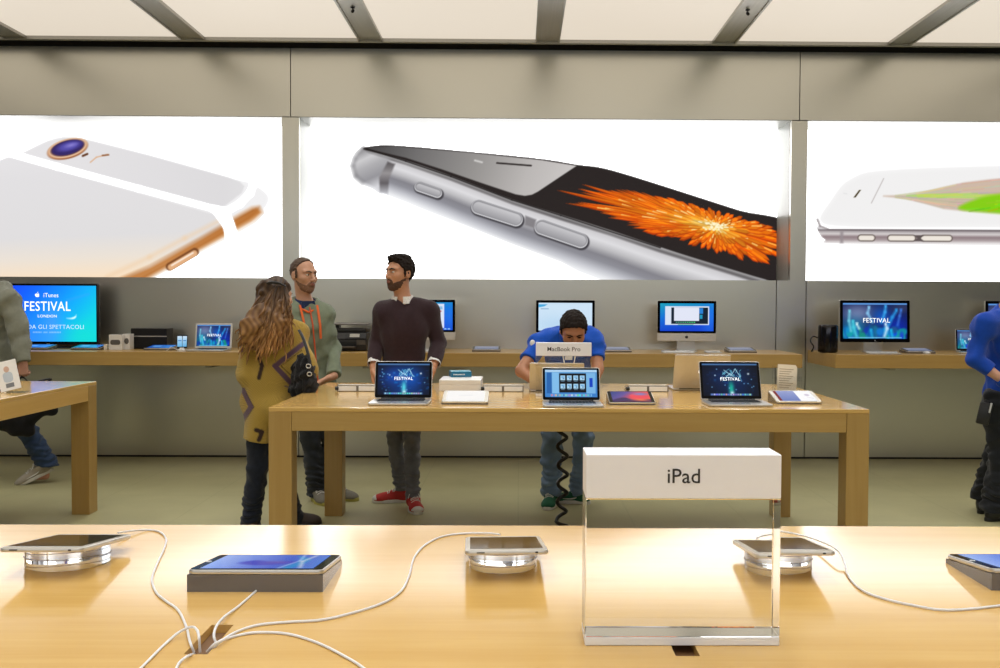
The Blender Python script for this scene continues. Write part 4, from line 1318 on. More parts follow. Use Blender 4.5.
def shelf_tablet(px0, px1, py, label, pic, white=False, zf=0.010, zb=0.030):
    a, c = sh(px0, py), sh(px1, py)
    y = min(max(a.y, D_SHELF+0.03), 8.0); x = (a.x+c.x)/2*y/a.y
    return tablet_wedge(label, x, y, Z_SHELF, 0, 0.25, 0.175, zf, zb, pic, white)
shelf_tablet(473.5, 499, 350.6, 'grey tablet lying on the middle shelf right of the dark sweater', pic_tablet('grey'))
shelf_tablet(606, 629, 351.2, 'grey tablet lying on the middle shelf right of the bending man', pic_tablet('grey'))
shelf_tablet(728, 757, 352.0, 'grey tablet lying on the middle shelf near its right end', pic_tablet('grey'))
shelf_tablet(904, 938, 352.3, 'dark tablet lying on the right shelf behind the white mouse', pic_tablet('grey'))
shelf_tablet(146.5, 170, 348.8, 'blue-screened tablet lying in front of the black speaker', pic_tablet('blue'))
shelf_tablet(71, 100, 349.2, 'blue-screened tablet lying under the right corner of the television', pic_tablet('blue'))
shelf_tablet(24, 42, 348.9, 'dark tablet lying under the left half of the television', pic_tablet('blue'))

# wide monitors on the right shelf
def monitor(label, pl, pr, yd, pic, lean=0.05):
    xl, xr = at(pl, 320, yd).x, at(pr, 320, yd).x
    w = xr-xl; h = 0.375
    r = empty('monitor', ((xl+xr)/2, yd, Z_SHELF), 0, label, 'monitor', 'black-framed monitors on the right shelf')
    L = T(0, 0, 0.092) @ Rx(-lean)
    b = MB(); b.rbox(-w/2, w/2, 0, 0.03, 0, h, 0.010, 0.004, axis='y', M=L); b.build('casing', M_ALU, r, True)
    b = MB(); b.rbox(-w/2+0.001, w/2-0.001, -0.002, 0.001, 0.001, h-0.001, 0.009, axis='y', M=L); b.build('bezel', M_GLASSBLACK, r)
    bw = 0.026
    o = L @ Vector((-w/2+bw, -0.0027, h-bw)); e = L @ Vector((w/2-bw, -0.0027, h-bw)); d = L @ Vector((-w/2+bw, -0.0027, bw+0.006))
    put_screen(pic, o, e-o, d-o, r)
    emblem('emblem', 0.016, M_ALU, L @ frame((0, -0.0025, 0.016), (1, 0, 0), (0, 0, 1)), r)
    b = MB(); b.prism([(0.032, 0.2), (0.046, 0.2), (0.07, 0.012), (0.12, 0.007), (0.12, 0), (-0.09, 0), (-0.09, 0.006), (0.05, 0.012)], -0.085, 0.085, 'x', 0.0015); b.build('foot', M_ALU, r)
monitor('wide black-framed monitor with a blue concert crowd on screen, right shelf', 840.3, 910.3, 8.12, pic_crowd(5))
monitor('wide black-framed monitor cut by the right edge, behind the man in blue', 986, 1056, 8.32, pic_crowd(9))
p = sh(972, 353.0)
laptop('small open laptop with a bluish screen on the right shelf, partly hidden', at(978, 340, 8.0).x, 7.97, Z_SHELF, math.radians(-16), 0.31, 0.21, 0.205, math.radians(16), pic_crowd(7))

# black cylinder computer
a = at(827.8, 340, 8.10)
r = empty('cylinder_computer', (a.x, 8.10, Z_SHELF), 0, 'glossy black cylinder computer at the left end of the right shelf', 'computer')
M_CYL = mat('polished_black_metal', (0.035, 0.033, 0.036, 1), 0.12, 0.85)
b = MB(); b.lathe([(0, 0.004), (0.078, 0.004), (0.084, 0.008), (0.086, 0.02), (0.086, 0.226), (0.083, 0.240), (0.076, 0.246), (0.066, 0.246), (0.060, 0.238), (0.056, 0.20), (0, 0.20)], 56); b.build('casing', M_CYL, r, True)
b = MB(); b.lathe([(0, 0), (0.07, 0), (0.07, 0.006), (0, 0.006)], 40); b.build('base_ring', M_BLACK, r, True)
b = MB(); b.lathe([(0.0665, 0.2462), (0.0755, 0.2462), (0.0755, 0.2475), (0.0665, 0.2475)], 48); b.build('vent_rim', M_ALU, r, True)
b = MB(); b.tube([(-0.05, 0.075, 0.12), (-0.105, 0.08, 0.14), (-0.135, 0.06, 0.10), (-0.115, 0.03, 0.05), (-0.125, 0.06, 0.008), (-0.08, 0.16, 0.006)], 0.006, smooth=6); b.build('cable', M_BLACK, r, True)

# television
YT = 8.30
xl, xr = at(-2.5, 315, YT).x, at(98.6, 315, YT).x
zt, zb_ = at(50, 283.4, YT).z, at(50, 344.6, YT).z
r = empty('television', ((xl+xr)/2, YT, Z_SHELF), 0, 'large television with a bright blue festival picture on the left shelf', 'television')
wv = xr-xl; b0, b1 = zb_-Z_SHELF, zt-Z_SHELF
M_TVF = mat('tv_frame', rgb(40, 40, 46), 0.25, 0.3)
b = MB(); b.rbox(-wv/2, wv/2, 0, 0.035, b0, b1, 0.012, 0.004, axis='y'); b.build('frame', M_TVF, r, True)
b = MB(); b.rbox(-wv/2+0.01, wv/2-0.012, -0.002, 0.001, b0+0.012, b1-0.006, 0.006, axis='y'); b.build('bezel', M_GLASSBLACK, r)
tvs = put_screen(pic_tv(), (-wv/2+0.026, -0.0027, b1-0.020), (wv-0.046, 0, 0), (0, 0, -(b1-b0-0.048)), r, M_SCREENB)
emblem('emblem', 0.048, M_LETTER, frame((-wv/2+0.026+(wv-0.046)*0.388, -0.0034, b1-0.020-(b1-b0-0.048)*10.2/61), (1, 0, 0), (0, 0, 1)), tvs)
b = MB(); b.box(-0.06, 0.06, 0.006, 0.03, 0.010, b0+0.05); b.build('neck', M_TVF, r)
b = MB(); b.rbox(-0.22, 0.22, -0.06, 0.13, 0, 0.012, 0.03, 0.003); b.build('stand', M_BLACK, r)
b = MB()
b.box(-0.015, 0.015, -0.003, 0.0, b0+0.004, b0+0.010); b.build('maker_badge', M_ALU, r)

# white boxes, black speaker, small things
def prod_box(px0, px1, py0, py1, yd, depth, label, mark='slot'):
    a, c = at(px0, py1, yd), at(px1, py0, yd)
    w, h = c.x-a.x, c.z-Z_SHELF
    r = empty('product_box', ((a.x+c.x)/2, yd, Z_SHELF), 0, label, 'box', 'small boxes on the left shelf')
    b = MB(); b.box(-w/2, w/2, 0, depth, 0.0003, h, 0.002); bd = b.build('carton', M_WHITE, r)
    b = MB()
    if mark == 'slot': b.rbox(-w*0.38, w*0.38, -0.0012, 0.0003, h*0.34, h*0.66, h*0.13, axis='y')
    else: b.ellcyl(0, 0, 0.02, 0.026, 0, 0.0015, 20, M=T(0.004, 0.0003, h*0.55) @ Rx(PI/2))
    b.build('printed_picture', mat('box_print_grey', rgb(92, 90, 88), 0.5), bd)
prod_box(108.8, 121.8, 334.6, 347.6, 8.02, 0.05, 'small white box with a grey bar on its front, on the left shelf', 'slot')
prod_box(122.6, 129.6, 334.0, 347.0, 8.08, 0.09, 'small white box with a dark round picture, left of the black speaker', 'dot')
a = at(105, 345, 8.02)
r = empty('media_receiver', (a.x, 8.02, Z_SHELF), 0, 'tiny pale box left of the white boxes on the left shelf', 'box')
b = MB(); b.rbox(-0.013, 0.013, 0, 0.05, 0.0003, 0.05, 0.005, 0.001); b.build('carton', M_CARD, r)
b = MB(); b.box(-0.008, 0.008, -0.0008, 0.0002, 0.018, 0.036); b.build('printed_picture', M_WHITE, r)
# black wedge speaker with a silver band
a, c = at(130.5, 348, 8.22), at(166.5, 328.4, 8.22)
w, h = c.x-a.x, c.z-Z_SHELF
r = empty('loudspeaker', ((a.x+c.x)/2, 8.22, Z_SHELF), 0, 'black boxy loudspeaker with a thin silver band on the left shelf', 'speaker')
M_GRILLE = mat('speaker_cloth', rgb(22, 21, 22), 0.9, bump=0.4, bscale=900)
b = MB(); b.box(-w/2, w/2, 0.006, 0.16, 0.004, h, 0.004); b.build('cabinet', M_BLACK, r)
b = MB(); b.box(-w/2+0.003, w/2-0.003, 0, 0.0055, 0.006, h*0.585, 0.002); b.build('lower_grille', M_GRILLE, r)
b = MB(); b.box(-w/2+0.003, w/2-0.003, 0, 0.0055, h*0.64, h-0.003, 0.002); b.build('upper_grille', M_GRILLE, r)
b = MB(); b.box(-w/2, w/2, -0.001, 0.0055, h*0.588, h*0.637, 0.001, 1); b.build('silver_band', M_ALU, r)
b = MB(); b.box(-w/2+0.01, w/2-0.01, 0.02, 0.15, 0, 0.0039); b.build('base', M_BLACK, r)
# phone on a little white stand
a = at(181.8, 345, 7.98)
r = empty('phone_dock', (a.x, 7.98, Z_SHELF), 0, 'two upright phones with bright screens on a small white dock, left shelf', 'phone dock')
b = MB(); b.lathe([(0, 0), (0.03, 0), (0.032, 0.004), (0.02, 0.012), (0.012, 0.026), (0, 0.026)], 28, M=Matrix.Diagonal((1.3, 1, 1, 1))); b.build('dock', M_WHITE, r, True)
for k, (xo, rzz) in enumerate(((-0.018, 0.25), (0.018, -0.1))):
    Mx = T(xo, 0.012*k, 0.020) @ Rz(rzz) @ Rx(-0.12)
    b = MB(); b.rbox(-0.022, 0.022, 0, 0.008, 0, 0.118, 0.007, 0.001, axis='y', M=Mx); ph = b.build('phone', M_BLACK, r)
    cvp = Canvas(0, 20, 0, 36, 1.0); cvp.fill(cvp.grad([(0, (210, 230, 246)), (36, (110, 180, 226))], 0.2, 1)); cvp.rect(3, 17, 14, 17, (60, 120, 190))
    o = Mx @ Vector((-0.019, -0.0008, 0.106)); e = Mx @ Vector((0.019, -0.0008, 0.106)); d = Mx @ Vector((-0.019, -0.0008, 0.014))
    put_screen((cvp, []), o, e-o, d-o, ph)
b = MB(); b.tube([(-0.03, -0.01, 0.006), (-0.06, -0.02, 0.02), (-0.085, -0.03, 0.03), (-0.11, -0.03, 0.006), (-0.125, -0.03, 0.0045)], 0.003, smooth=5); b.build('cable', M_CABLE, r, True)
a = at(208, 350, 7.93)
laptop('open white-framed laptop with a festival screen on the left shelf', a.x, 7.84, Z_SHELF, 0, 0.325, 0.22, 0.225, math.radians(10), pic_crowd(11), bezel=mat('pale_bezel', rgb(214, 214, 210), 0.35))

# printer
a = at(350, 349, 8.0)
r = empty('printer', (a.x-0.012, 8.0, Z_SHELF), 0, 'black printer with a raised paper feeder at the left of the middle shelf', 'printer')
M_PR = mat('printer_black', rgb(34, 32, 32), 0.35)
M_PR2 = mat('printer_grey', rgb(86, 80, 74), 0.35)
M_LCD = mat('printer_panel', rgb(196, 194, 186), 0.3)
W2 = 0.155
b = MB(); b.box(-W2, W2, 0, 0.32, 0.006, 0.105, 0.008); b.box(-W2+0.03, W2-0.1, 0.02, 0.1, 0.0, 0.008); b.build('body', M_PR, r, True)
b = MB(); b.box(-W2+0.012, W2-0.09, -0.003, 0.02, 0.052, 0.086, 0.002); b.build('paper_slot', M_BLACK, r)
b = MB(); b.box(-W2+0.012, W2-0.09, -0.055, 0.0, 0.030, 0.044, 0.003); b.build('output_tray', M_PR2, r)
b = MB(); b.box(W2-0.085, W2-0.008, -0.004, 0.02, 0.055, 0.098, 0.003); b.build('side_door', M_PR2, r)
b = MB(); b.prism([(-0.012, 0.107), (0.02, 0.160), (0.32, 0.160), (0.32, 0.106)], -W2, W2, 'x', 0.004); b.build('scanner_lid', M_PR, r)
Mx = T(0, -0.012, 0.107) @ Rx(math.atan2(0.053, 0.032))
b = MB(); b.box(-0.03, W2-0.005, 0.006, 0.056, 0, 0.0045, 0.001, 1, M=Mx); pn = b.build('control_panel', M_BLACK, r)
b = MB(); b.box(0.01, 0.095, 0.016, 0.048, 0.0045, 0.0055, M=Mx); b.build('display', M_LCD, pn)
b = MB(); b.box(-W2+0.02, W2-0.01, 0.05, 0.28, 0.160, 0.200, 0.01); b.build('paper_feeder', M_PR, r, True)
b = MB(); b.box(-W2+0.005, W2+0.005, 0.02, 0.25, 0, 0.010, 0.003, M=T(0, 0.01, 0.225) @ Rx(0.05)); b.build('feeder_tray', M_PR2, r, True)
b = MB(); b.box(-W2+0.02, -W2+0.05, 0.1, 0.2, 0.195, 0.23); b.build('feeder_hinge', M_PR, r)

# ---------------------------------------------------------------- white cables on the near table
def table_path(pts, lift=None):
    out = []
    for i, q in enumerate(pts):
        z = TZ+0.0026+(q[2] if len(q) > 2 else 0.0)
        out.append(at_z(q[0], q[1], z))
    return out
def cable(label, pts, r_=0.0022):
    b = MB(); b.tube(table_path(pts), r_, 8, smooth=8)
    o = b.build('charging_cable', M_CABLE, None, True)
    return tag(o, label, 'cable', 'white charging cables on the near table')
cable('white cable from the leftmost tablet curling down to the left table slot',
      [(118, 533, .012), (130, 531, .006), (148, 529.8), (160, 532), (166, 539), (164, 549), (157, 564), (152, 579), (156, 592), (166, 601), (178, 610), (186, 626), (190, 642, .004), (194, 652, -.01)])
cable('short white cable from the blue-screened tablet block down into the left slot',
      [(262, 583, .010), (258, 589), (240, 605), (224, 617, .004), (216, 627, .008), (214, 637, .004), (218, 646, -.01)])
cable('long white cable sweeping from the tablet at the far edge down to the left slot',
      [(500, 534.5, .006), (487, 533.2, .002), (464, 533.4), (442, 536.5), (425, 545), (414, 558), (409, 576), (400, 592), (380, 604), (348, 614), (320, 620), (288, 622), (258, 625), (236, 632), (220, 642, .004), (209, 652, -.01)])
cable('white cable running from the left slot towards the bottom middle',
      [(207, 652, -.01), (216, 643, .006), (232, 637), (256, 632.5), (288, 634), (318, 643), (346, 657), (366, 670), (400, 700)])
cable('white cable looping out of the left slot towards the lower left corner',
      [(200, 652, -.01), (199, 638, .014), (197, 630, .02), (191, 627, .016), (178, 633, .006), (164, 645), (146, 663), (110, 700)])
cable('white cable leaving the left slot downwards at the bottom edge',
      [(194, 654, -.01), (188, 656, .004), (180, 662), (175, 671), (160, 700)])
cable('white cable from the tablet behind the sign sweeping to the right edge',
      [(754, 535.5, .02), (762, 532.5, .012), (781, 531.5, .01), (811, 538, .012), (836, 549, .02), (844, 562, .008), (849, 577), (862, 590), (884, 598.5), (912, 605), (948, 610), (1000, 605.5), (1050, 597)])

# black coiled security cable under the middle table
b = MB()
xt = at(562.5, 432, 5.65).x
pts = []
zt0 = TZ-0.03
turns = 7.6; N_ = int(turns*18)
for i in range(N_+1):
    t = i/N_
    u = t if t < 0.86 else 0.86+(t-0.86)*0.55
    a_ = 2*PI*turns*t
    z = zt0-0.02-(zt0-0.05)*(u/0.937)
    k = 0.029 if t < 0.86 else 0.034
    pts.append((xt+k*math.cos(a_)-0.004*math.sin(t*9)+0.0, 5.65+k*math.sin(a_), max(z, 0.012)))
pts = [(xt, 5.65, zt0+0.0)]+pts+[(xt+0.05, 5.60, 0.012), (xt+0.03, 5.5, 0.012)]
b.tube(pts, 0.0115, 8)
tag(b.build('coiled_cable', M_BLACK, None, True), 'black coiled cable hanging under the middle table to the floor', 'cable')
# ================================================================== PEOPLE: smooth solid fields turned into one continuous skin
def nv(v): return np.array([v[0], v[1], v[2]], float)
def unit(v):
    v = np.array(v, float); return v/np.linalg.norm(v)

class Field:
    def __init__(self, lo, hi, res):
        self.res = res
        self.ax = [np.arange(lo[k], hi[k]+res, res, dtype=np.float64) for k in range(3)]
        self.F = np.full([len(a) for a in self.ax], 0.2, np.float32)
    def _sl(self, lo, hi, pad):
        s = []
        for k in range(3):
            i0 = int(np.searchsorted(self.ax[k], lo[k]-pad)); i1 = int(np.searchsorted(self.ax[k], hi[k]+pad))
            if i1 <= i0: return None
            s.append(slice(i0, i1))
        return tuple(s)
    def _grid(self, sl):
        return np.meshgrid(*[self.ax[k][sl[k]] for k in range(3)], indexing='ij', sparse=True)
    def _union(self, sl, d, k):
        a = self.F[sl]
        if k > 0:
            h = np.maximum(k-np.abs(a-d), 0)/k
            self.F[sl] = np.minimum(a, d)-h*h*k*0.25
        else:
            self.F[sl] = np.minimum(a, d)
    def _cut(self, sl, d, k):
        a = self.F[sl]; b = -d
        if k > 0:
            h = np.maximum(k-np.abs(a-b), 0)/k
            self.F[sl] = np.maximum(a, b)+h*h*k*0.25
        else:
            self.F[sl] = np.maximum(a, b)
    def cap(self, a, b, ra, rb, k=0.02, flat=False, squash=None, op='u'):
        """tapered limb from a to b; flat = cut square at both ends; squash = (direction, factor) thins it along a direction"""
        a, b = nv(a), nv(b); r = max(ra, rb)
        pad = r+k+3*self.res
        sl = self._sl(np.minimum(a, b), np.maximum(a, b), pad)
        if sl is None: return self
        X, Y, Z = self._grid(sl)
        e = b-a; L2 = float(e@e); L = math.sqrt(L2)
        px, py, pz = X-a[0], Y-a[1], Z-a[2]
        t = (px*e[0]+py*e[1]+pz*e[2])/L2
        tc = np.clip(t, 0, 1)
        qx, qy, qz = px-tc*e[0], py-tc*e[1], pz-tc*e[2]
        if squash is not None:
            n = unit(squash[0]); f = squash[1]-1
            dn = (qx*n[0]+qy*n[1]+qz*n[2])*f
            qx, qy, qz = qx+dn*n[0], qy+dn*n[1], qz+dn*n[2]
        d = np.sqrt(qx*qx+qy*qy+qz*qz)-(ra+(rb-ra)*tc)
        if flat: d = np.maximum(d, np.maximum(-t, t-1)*L)
        (self._union if op == 'u' else self._cut)(sl, d.astype(np.float32), k)
        return self
    def ell(self, c, r, M=None, k=0.02, op='u'):
        """ellipsoid; M = 3x3 with the axes as columns"""
        c = nv(c); R = max(r)
        sl = self._sl(c, c, R+k+3*self.res)
        if sl is None: return self
        X, Y, Z = self._grid(sl)
        M = np.eye(3) if M is None else M
        p = (X-c[0], Y-c[1], Z-c[2])
        q = [p[0]*M[0, j]+p[1]*M[1, j]+p[2]*M[2, j] for j in range(3)]
        k0 = np.sqrt(sum((q[j]/r[j])**2 for j in range(3)))
        k1 = np.sqrt(sum((q[j]/r[j]**2)**2 for j in range(3)))
        d = k0*(k0-1)/np.maximum(k1, 1e-6)
        (self._union if op == 'u' else self._cut)(sl, d.astype(np.float32), k)
        return self
    def half(self, p, n, k=0.0):
        """keep only the side of the plane that n points to"""
        p, n = nv(p), unit(n)
        X, Y, Z = np.meshgrid(*self.ax, indexing='ij', sparse=True)
        d = -((X-p[0])*n[0]+(Y-p[1])*n[1]+(Z-p[2])*n[2])
        self.F = np.maximum(self.F, d.astype(np.float32)); return self
    def wrinkle(self, amp, scale, seed=0, zs=1.0):
        r = np.random.default_rng(seed)
        X, Y, Z = np.meshgrid(*self.ax, indexing='ij', sparse=True)
        n = 0
        for i in range(5):
            d = r.normal(size=3); d /= np.linalg.norm(d); f = scale*r.uniform(.6, 1.5); ph = r.uniform(0, 6.28)
            w2 = r.normal(size=3)*scale*0.35
            n = n+np.sin((X*d[0]+Y*d[1]+Z*d[2]*zs)*f+ph+1.3*np.sin(X*w2[0]+Y*w2[1]+Z*w2[2]))
        self.F = self.F+(amp*n/2.2).astype(np.float32); return self
    def mesh(self):
        F = self.F
        ins = F < 0
        n0, n1, n2 = F.shape
        cnt = np.zeros((n0-1, n1-1, n2-1), np.int8)
        for i in (0, 1):
            for j in (0, 1):
                for k in (0, 1):
                    cnt += ins[i:n0-1+i, j:n1-1+j, k:n2-1+k]
        act = np.argwhere((cnt > 0) & (cnt < 8))
        vid = np.full(cnt.shape, -1, np.int32)
        vid[act[:, 0], act[:, 1], act[:, 2]] = np.arange(len(act))
        cor = [(i, j, k) for i in (0, 1) for j in (0, 1) for k in (0, 1)]
        val = np.stack([F[act[:, 0]+c[0], act[:, 1]+c[1], act[:, 2]+c[2]] for c in cor], 1).astype(np.float64)
        P = np.zeros((len(act), 3)); N = np.zeros(len(act))
        for a in range(8):
            for b in range(a+1, 8):
                if sum(abs(cor[a][q]-cor[b][q]) for q in range(3)) != 1: continue
                va, vb = val[:, a], val[:, b]
                m = (va < 0) != (vb < 0)
                t = np.where(m, va/np.where(m, va-vb, 1), 0)
                for q in range(3):
                    P[:, q] += np.where(m, cor[a][q]+t*(cor[b][q]-cor[a][q]), 0)
                N += m
        P = P/N[:, None]+act
        V = np.stack([self.ax[q][0]+P[:, q]*self.res for q in range(3)], 1)
        quads = []
        for axis in range(3):
            sh_ = [n0, n1, n2]
            s0 = [slice(1, n-1) for n in sh_]; s1 = [slice(1, n-1) for n in sh_]
            s0[axis] = slice(0, sh_[axis]-1); s1[axis] = slice(1, sh_[axis])
            A, B = ins[tuple(s0)], ins[tuple(s1)]
            idx = np.argwhere(A != B)
            if len(idx) == 0: continue
            flip = A[idx[:, 0], idx[:, 1], idx[:, 2]]
            off = np.array([1, 1, 1]); off[axis] = 0
            g = idx+off
            u, v = [(1, 2), (2, 0), (0, 1)][axis]
            def vv(du, dv):
                h = g.copy(); h[:, u] -= du; h[:, v] -= dv
                return vid[h[:, 0], h[:, 1], h[:, 2]]
            q = np.stack([vv(1, 1), vv(0, 1), vv(0, 0), vv(1, 0)], 1)
            q[~flip] = q[~flip][:, ::-1]
            quads.append(q)
        Q = np.concatenate(quads)
        Q = Q[(Q >= 0).all(1)]
        return V, Q

def adopt(o, root):
    o.parent = root
    o.matrix_parent_inverse = Matrix.Translation(-Vector(root.location))
    return o
def field_obj(name, F, material, root, colfn=None, jitter=0.0):
    V, Q = F.mesh()
    col = colfn(V) if colfn is not None else None
    o = mesh_np(name, V, Q, material, None, True, col)
    return adopt(o, root)

class HeadFrame:
    """local axes: a = towards the person's left, f = forward, u = up"""
    def __init__(self, c, yaw, pitch=0.0, roll=0.0, s=1.0):
        self.c = nv(c); self.s = s
        f = np.array([math.sin(yaw), -math.cos(yaw), 0.0]); a = np.array([math.cos(yaw), math.sin(yaw), 0.0]); u = np.array([0, 0, 1.0])
        f2 = f*math.cos(pitch)-u*math.sin(pitch); u2 = u*math.cos(pitch)+f*math.sin(pitch)
        a3 = a*math.cos(roll)+u2*math.sin(roll); u3 = u2*math.cos(roll)-a*math.sin(roll)
        self.M = np.stack([a3, f2, u3], 1)
    def w(self, a, f, u): return self.c+self.M@(np.array([a, f, u])*self.s)
    def n(self, a, f, u): return self.M@np.array([a, f, u])
    def mat4(self, a, f, u):
        p = self.w(a, f, u); m = self.M
        return Matrix(((m[0, 0], m[0, 1], m[0, 2], p[0]), (m[1, 0], m[1, 1], m[1, 2], p[1]), (m[2, 0], m[2, 1], m[2, 2], p[2]), (0, 0, 0, 1)))

def add_head(F, H, inf=0.0, skull_only=False, ears=True):
    s = H.s; i = inf
    F.ell(H.w(0, -0.012, 0.034), ((0.074+i)*s, (0.094+i)*s, (0.084+i)*s), H.M, 0.0)
    F.ell(H.w(0, 0.016, -0.020), ((0.0655+i)*s, (0.072+i)*s, (0.088+i)*s), H.M, 0.03*s)
    if skull_only: return
    F.ell(H.w(0, 0.036, -0.082), ((0.046+i)*s, (0.046+i)*s, (0.036+i)*s), H.M, 0.035*s)        # jaw
    F.ell(H.w(0, 0.066, -0.104), ((0.020+i)*s, (0.017+i)*s, (0.015+i)*s), H.M, 0.022*s)        # chin
    for sg in (-1, 1):
        F.ell(H.w(sg*0.040, 0.056, -0.022), ((0.024+i)*s, (0.024+i)*s, (0.022+i)*s), H.M, 0.025*s)   # cheek
        F.cap(H.w(sg*0.012, 0.083, 0.026), H.w(sg*0.048, 0.066, 0.027), (0.011+i)*s, (0.010+i)*s, 0.018*s)   # brow ridge
    if inf == 0:
        for sg in (-1, 1):
            F.ell(H.w(sg*0.031, 0.094, 0.006), (0.017*s, 0.013*s, 0.011*s), H.M, 0.014*s, op='c')    # eye socket
        F.cap(H.w(0, 0.084, 0.014), H.w(0, 0.108, -0.028), 0.008*s, 0.0115*s, 0.012*s)           # nose
        for sg in (-1, 1): F.ell(H.w(sg*0.011, 0.098, -0.033), (0.008*s, 0.009*s, 0.007*s), H.M, 0.008*s)
        if ears:
            for sg in (-1, 1):
                F.ell(H.w(sg*0.078, -0.012, -0.004), (0.010*s, 0.021*s, 0.032*s), H.M, 0.010*s)
                F.ell(H.w(sg*0.090, -0.008, -0.002), (0.007*s, 0.011*s, 0.018*s), H.M, 0.006*s, op='c')
    F.ell(H.w(0, 0.086, -0.058), ((0.024+i)*s, (0.010+i)*s, (0.013+i)*s), H.M, 0.014*s)        # mouth mound

def add_hand(F, wr, d, palm_n, thumb_side, curl=0.5, s=1.0):
    """wr wrist, d direction to the knuckles, palm_n out of the palm, thumb_side unit vector to the thumb"""
    wr = nv(wr); d = unit(d); pn = unit(palm_n); ts = unit(thumb_side)
    F.cap(wr, wr+d*0.030*s, 0.026*s, 0.030*s, 0.012, squash=(pn, 1.35))
    F.cap(wr+d*0.030*s-ts*0.016*s, wr+d*0.088*s-ts*0.026*s, 0.020*s, 0.0155*s, 0.012, squash=(pn, 1.25))
    F.cap(wr+d*0.030*s+ts*0.014*s, wr+d*0.090*s+ts*0.024*s, 0.020*s, 0.0155*s, 0.012, squash=(pn, 1.25))
    F.cap(wr+d*0.035*s, wr+d*0.092*s, 0.022*s, 0.0155*s, 0.012, squash=(pn, 1.25))
    for i, (off, L) in enumerate(((0.033, 0.072), (0.0115, 0.082), (-0.0105, 0.076), (-0.031, 0.060))):
        p = wr+d*(0.090-0.003*abs(i-1))*s+ts*off*s
        ang = 0.15+0.06*i; step = curl*(0.9+0.12*i)
        for j, fr in enumerate((0.45, 0.31, 0.24)):
            ang += step if j else step*0.6
            q = p+(d*math.cos(ang)+pn*math.sin(ang))*L*fr*s
            F.cap(p, q, (0.0092-0.0009*j)*s, (0.0085-0.0009*j)*s, 0.003)
            p = q
    p0 = wr+d*0.024*s+ts*0.024*s
    p1 = p0+(d*0.62+ts*0.66+pn*0.30)*0.038*s
    p2 = p1+(d*0.86+ts*0.30+pn*0.40)*0.030*s
    p3 = p2+(d*0.90-ts*0.05+pn*0.45)*0.024*s
    F.cap(p0, p1, 0.0150*s, 0.0115*s, 0.012); F.cap(p1, p2, 0.0110*s, 0.0100*s, 0.004); F.cap(p2, p3, 0.0098*s, 0.0082*s, 0.003)

# materials for people
def skin_mat(name, col): return mat(name, col, 0.5, spec=0.4, var=0.05, vscale=60, sss=0.08)
def cloth_mat(name, col, var=0.10, bump=0.25, vscale=40, bscale=900): return mat(name, col, 0.88, spec=0.2, var=var, vscale=vscale, bump=bump, bscale=bscale, sheen=0.15)
M_EYE = mat('eye_white', rgb(225, 218, 208), 0.2, var=0.0)
M_IRIS = mat('eye_dark_brown', rgb(42, 26, 18), 0.2, var=0.0)
M_LIP = mat('lips', rgb(150, 92, 78), 0.5)

def face_parts(H, root, hair_m, brow=True, open_=0.55, eye_m=None):
    s = H.s
    for sg in (-1, 1):
        b = MB(); b.sphere((0, 0, 0), 0.0115*s, 1.15, 0.8, open_, 14, 10); e = b.build('eye', eye_m or M_EYE, None, True, M=H.mat4(sg*0.031, 0.080, 0.004)); adopt(e, root)
        b = MB(); b.sphere((0, 0.0058*s, 0), 0.0062*s, 1.0, 0.7, open_*1.5, 12, 8); ir = b.build('iris', M_IRIS, None, True, M=H.mat4(sg*0.031, 0.080, 0.004)); ir.parent = e
        if brow:
            b = MB(); b.tube([H.w(sg*0.012, 0.0955, 0.021), H.w(sg*0.030, 0.0925, 0.0275), H.w(sg*0.050, 0.078, 0.0225)], 0.004*s, 8, radii=[0.0044*s, 0.0046*s, 0.002*s], smooth=4)
            adopt(b.build('eyebrow', hair_m, None, True), root)
    b = MB()
    b.tube([H.w(-0.021, 0.0885, -0.060), H.w(-0.008, 0.0965, -0.0565), H.w(0.008, 0.0965, -0.0565), H.w(0.021, 0.0885, -0.060)], 0.004*s, 8, radii=[0.002*s, 0.0042*s, 0.0042*s, 0.002*s], smooth=4)
    b.tube([H.w(-0.019, 0.0880, -0.063), H.w(0, 0.0965, -0.066), H.w(0.019, 0.0880, -0.063)], 0.005*s, 8, radii=[0.002*s, 0.0052*s, 0.002*s], smooth=4)
    adopt(b.build('lips', M_LIP, None, True), root)

def hair_cap(H, root, m, front, nape, thick=0.012, seed=1, rough=0.004, sides=True, res=0.004, extra=None):
    c = H.c; R = 0.16*H.s
    F = Field(c-R, c+R, res)
    add_head(F, H, thick, skull_only=True)
    d = np.array([nape[0]-front[0], nape[1]-front[1]]); nrm = np.array([d[1], -d[0]])
    if nrm[1] < 0: nrm = -nrm
    F.half(H.w(0, front[0], front[1]), H.n(0, nrm[0], nrm[1]))
    if sides:
        for sg in (-1, 1): F.ell(H.w(sg*0.073, 0.010, 0.012), (0.008*H.s, 0.014*H.s, 0.034*H.s), H.M, 0.004)
    if extra: extra(F, H)
    F.wrinkle(rough, 260, seed)
    return field_obj('hair', F, m, root)

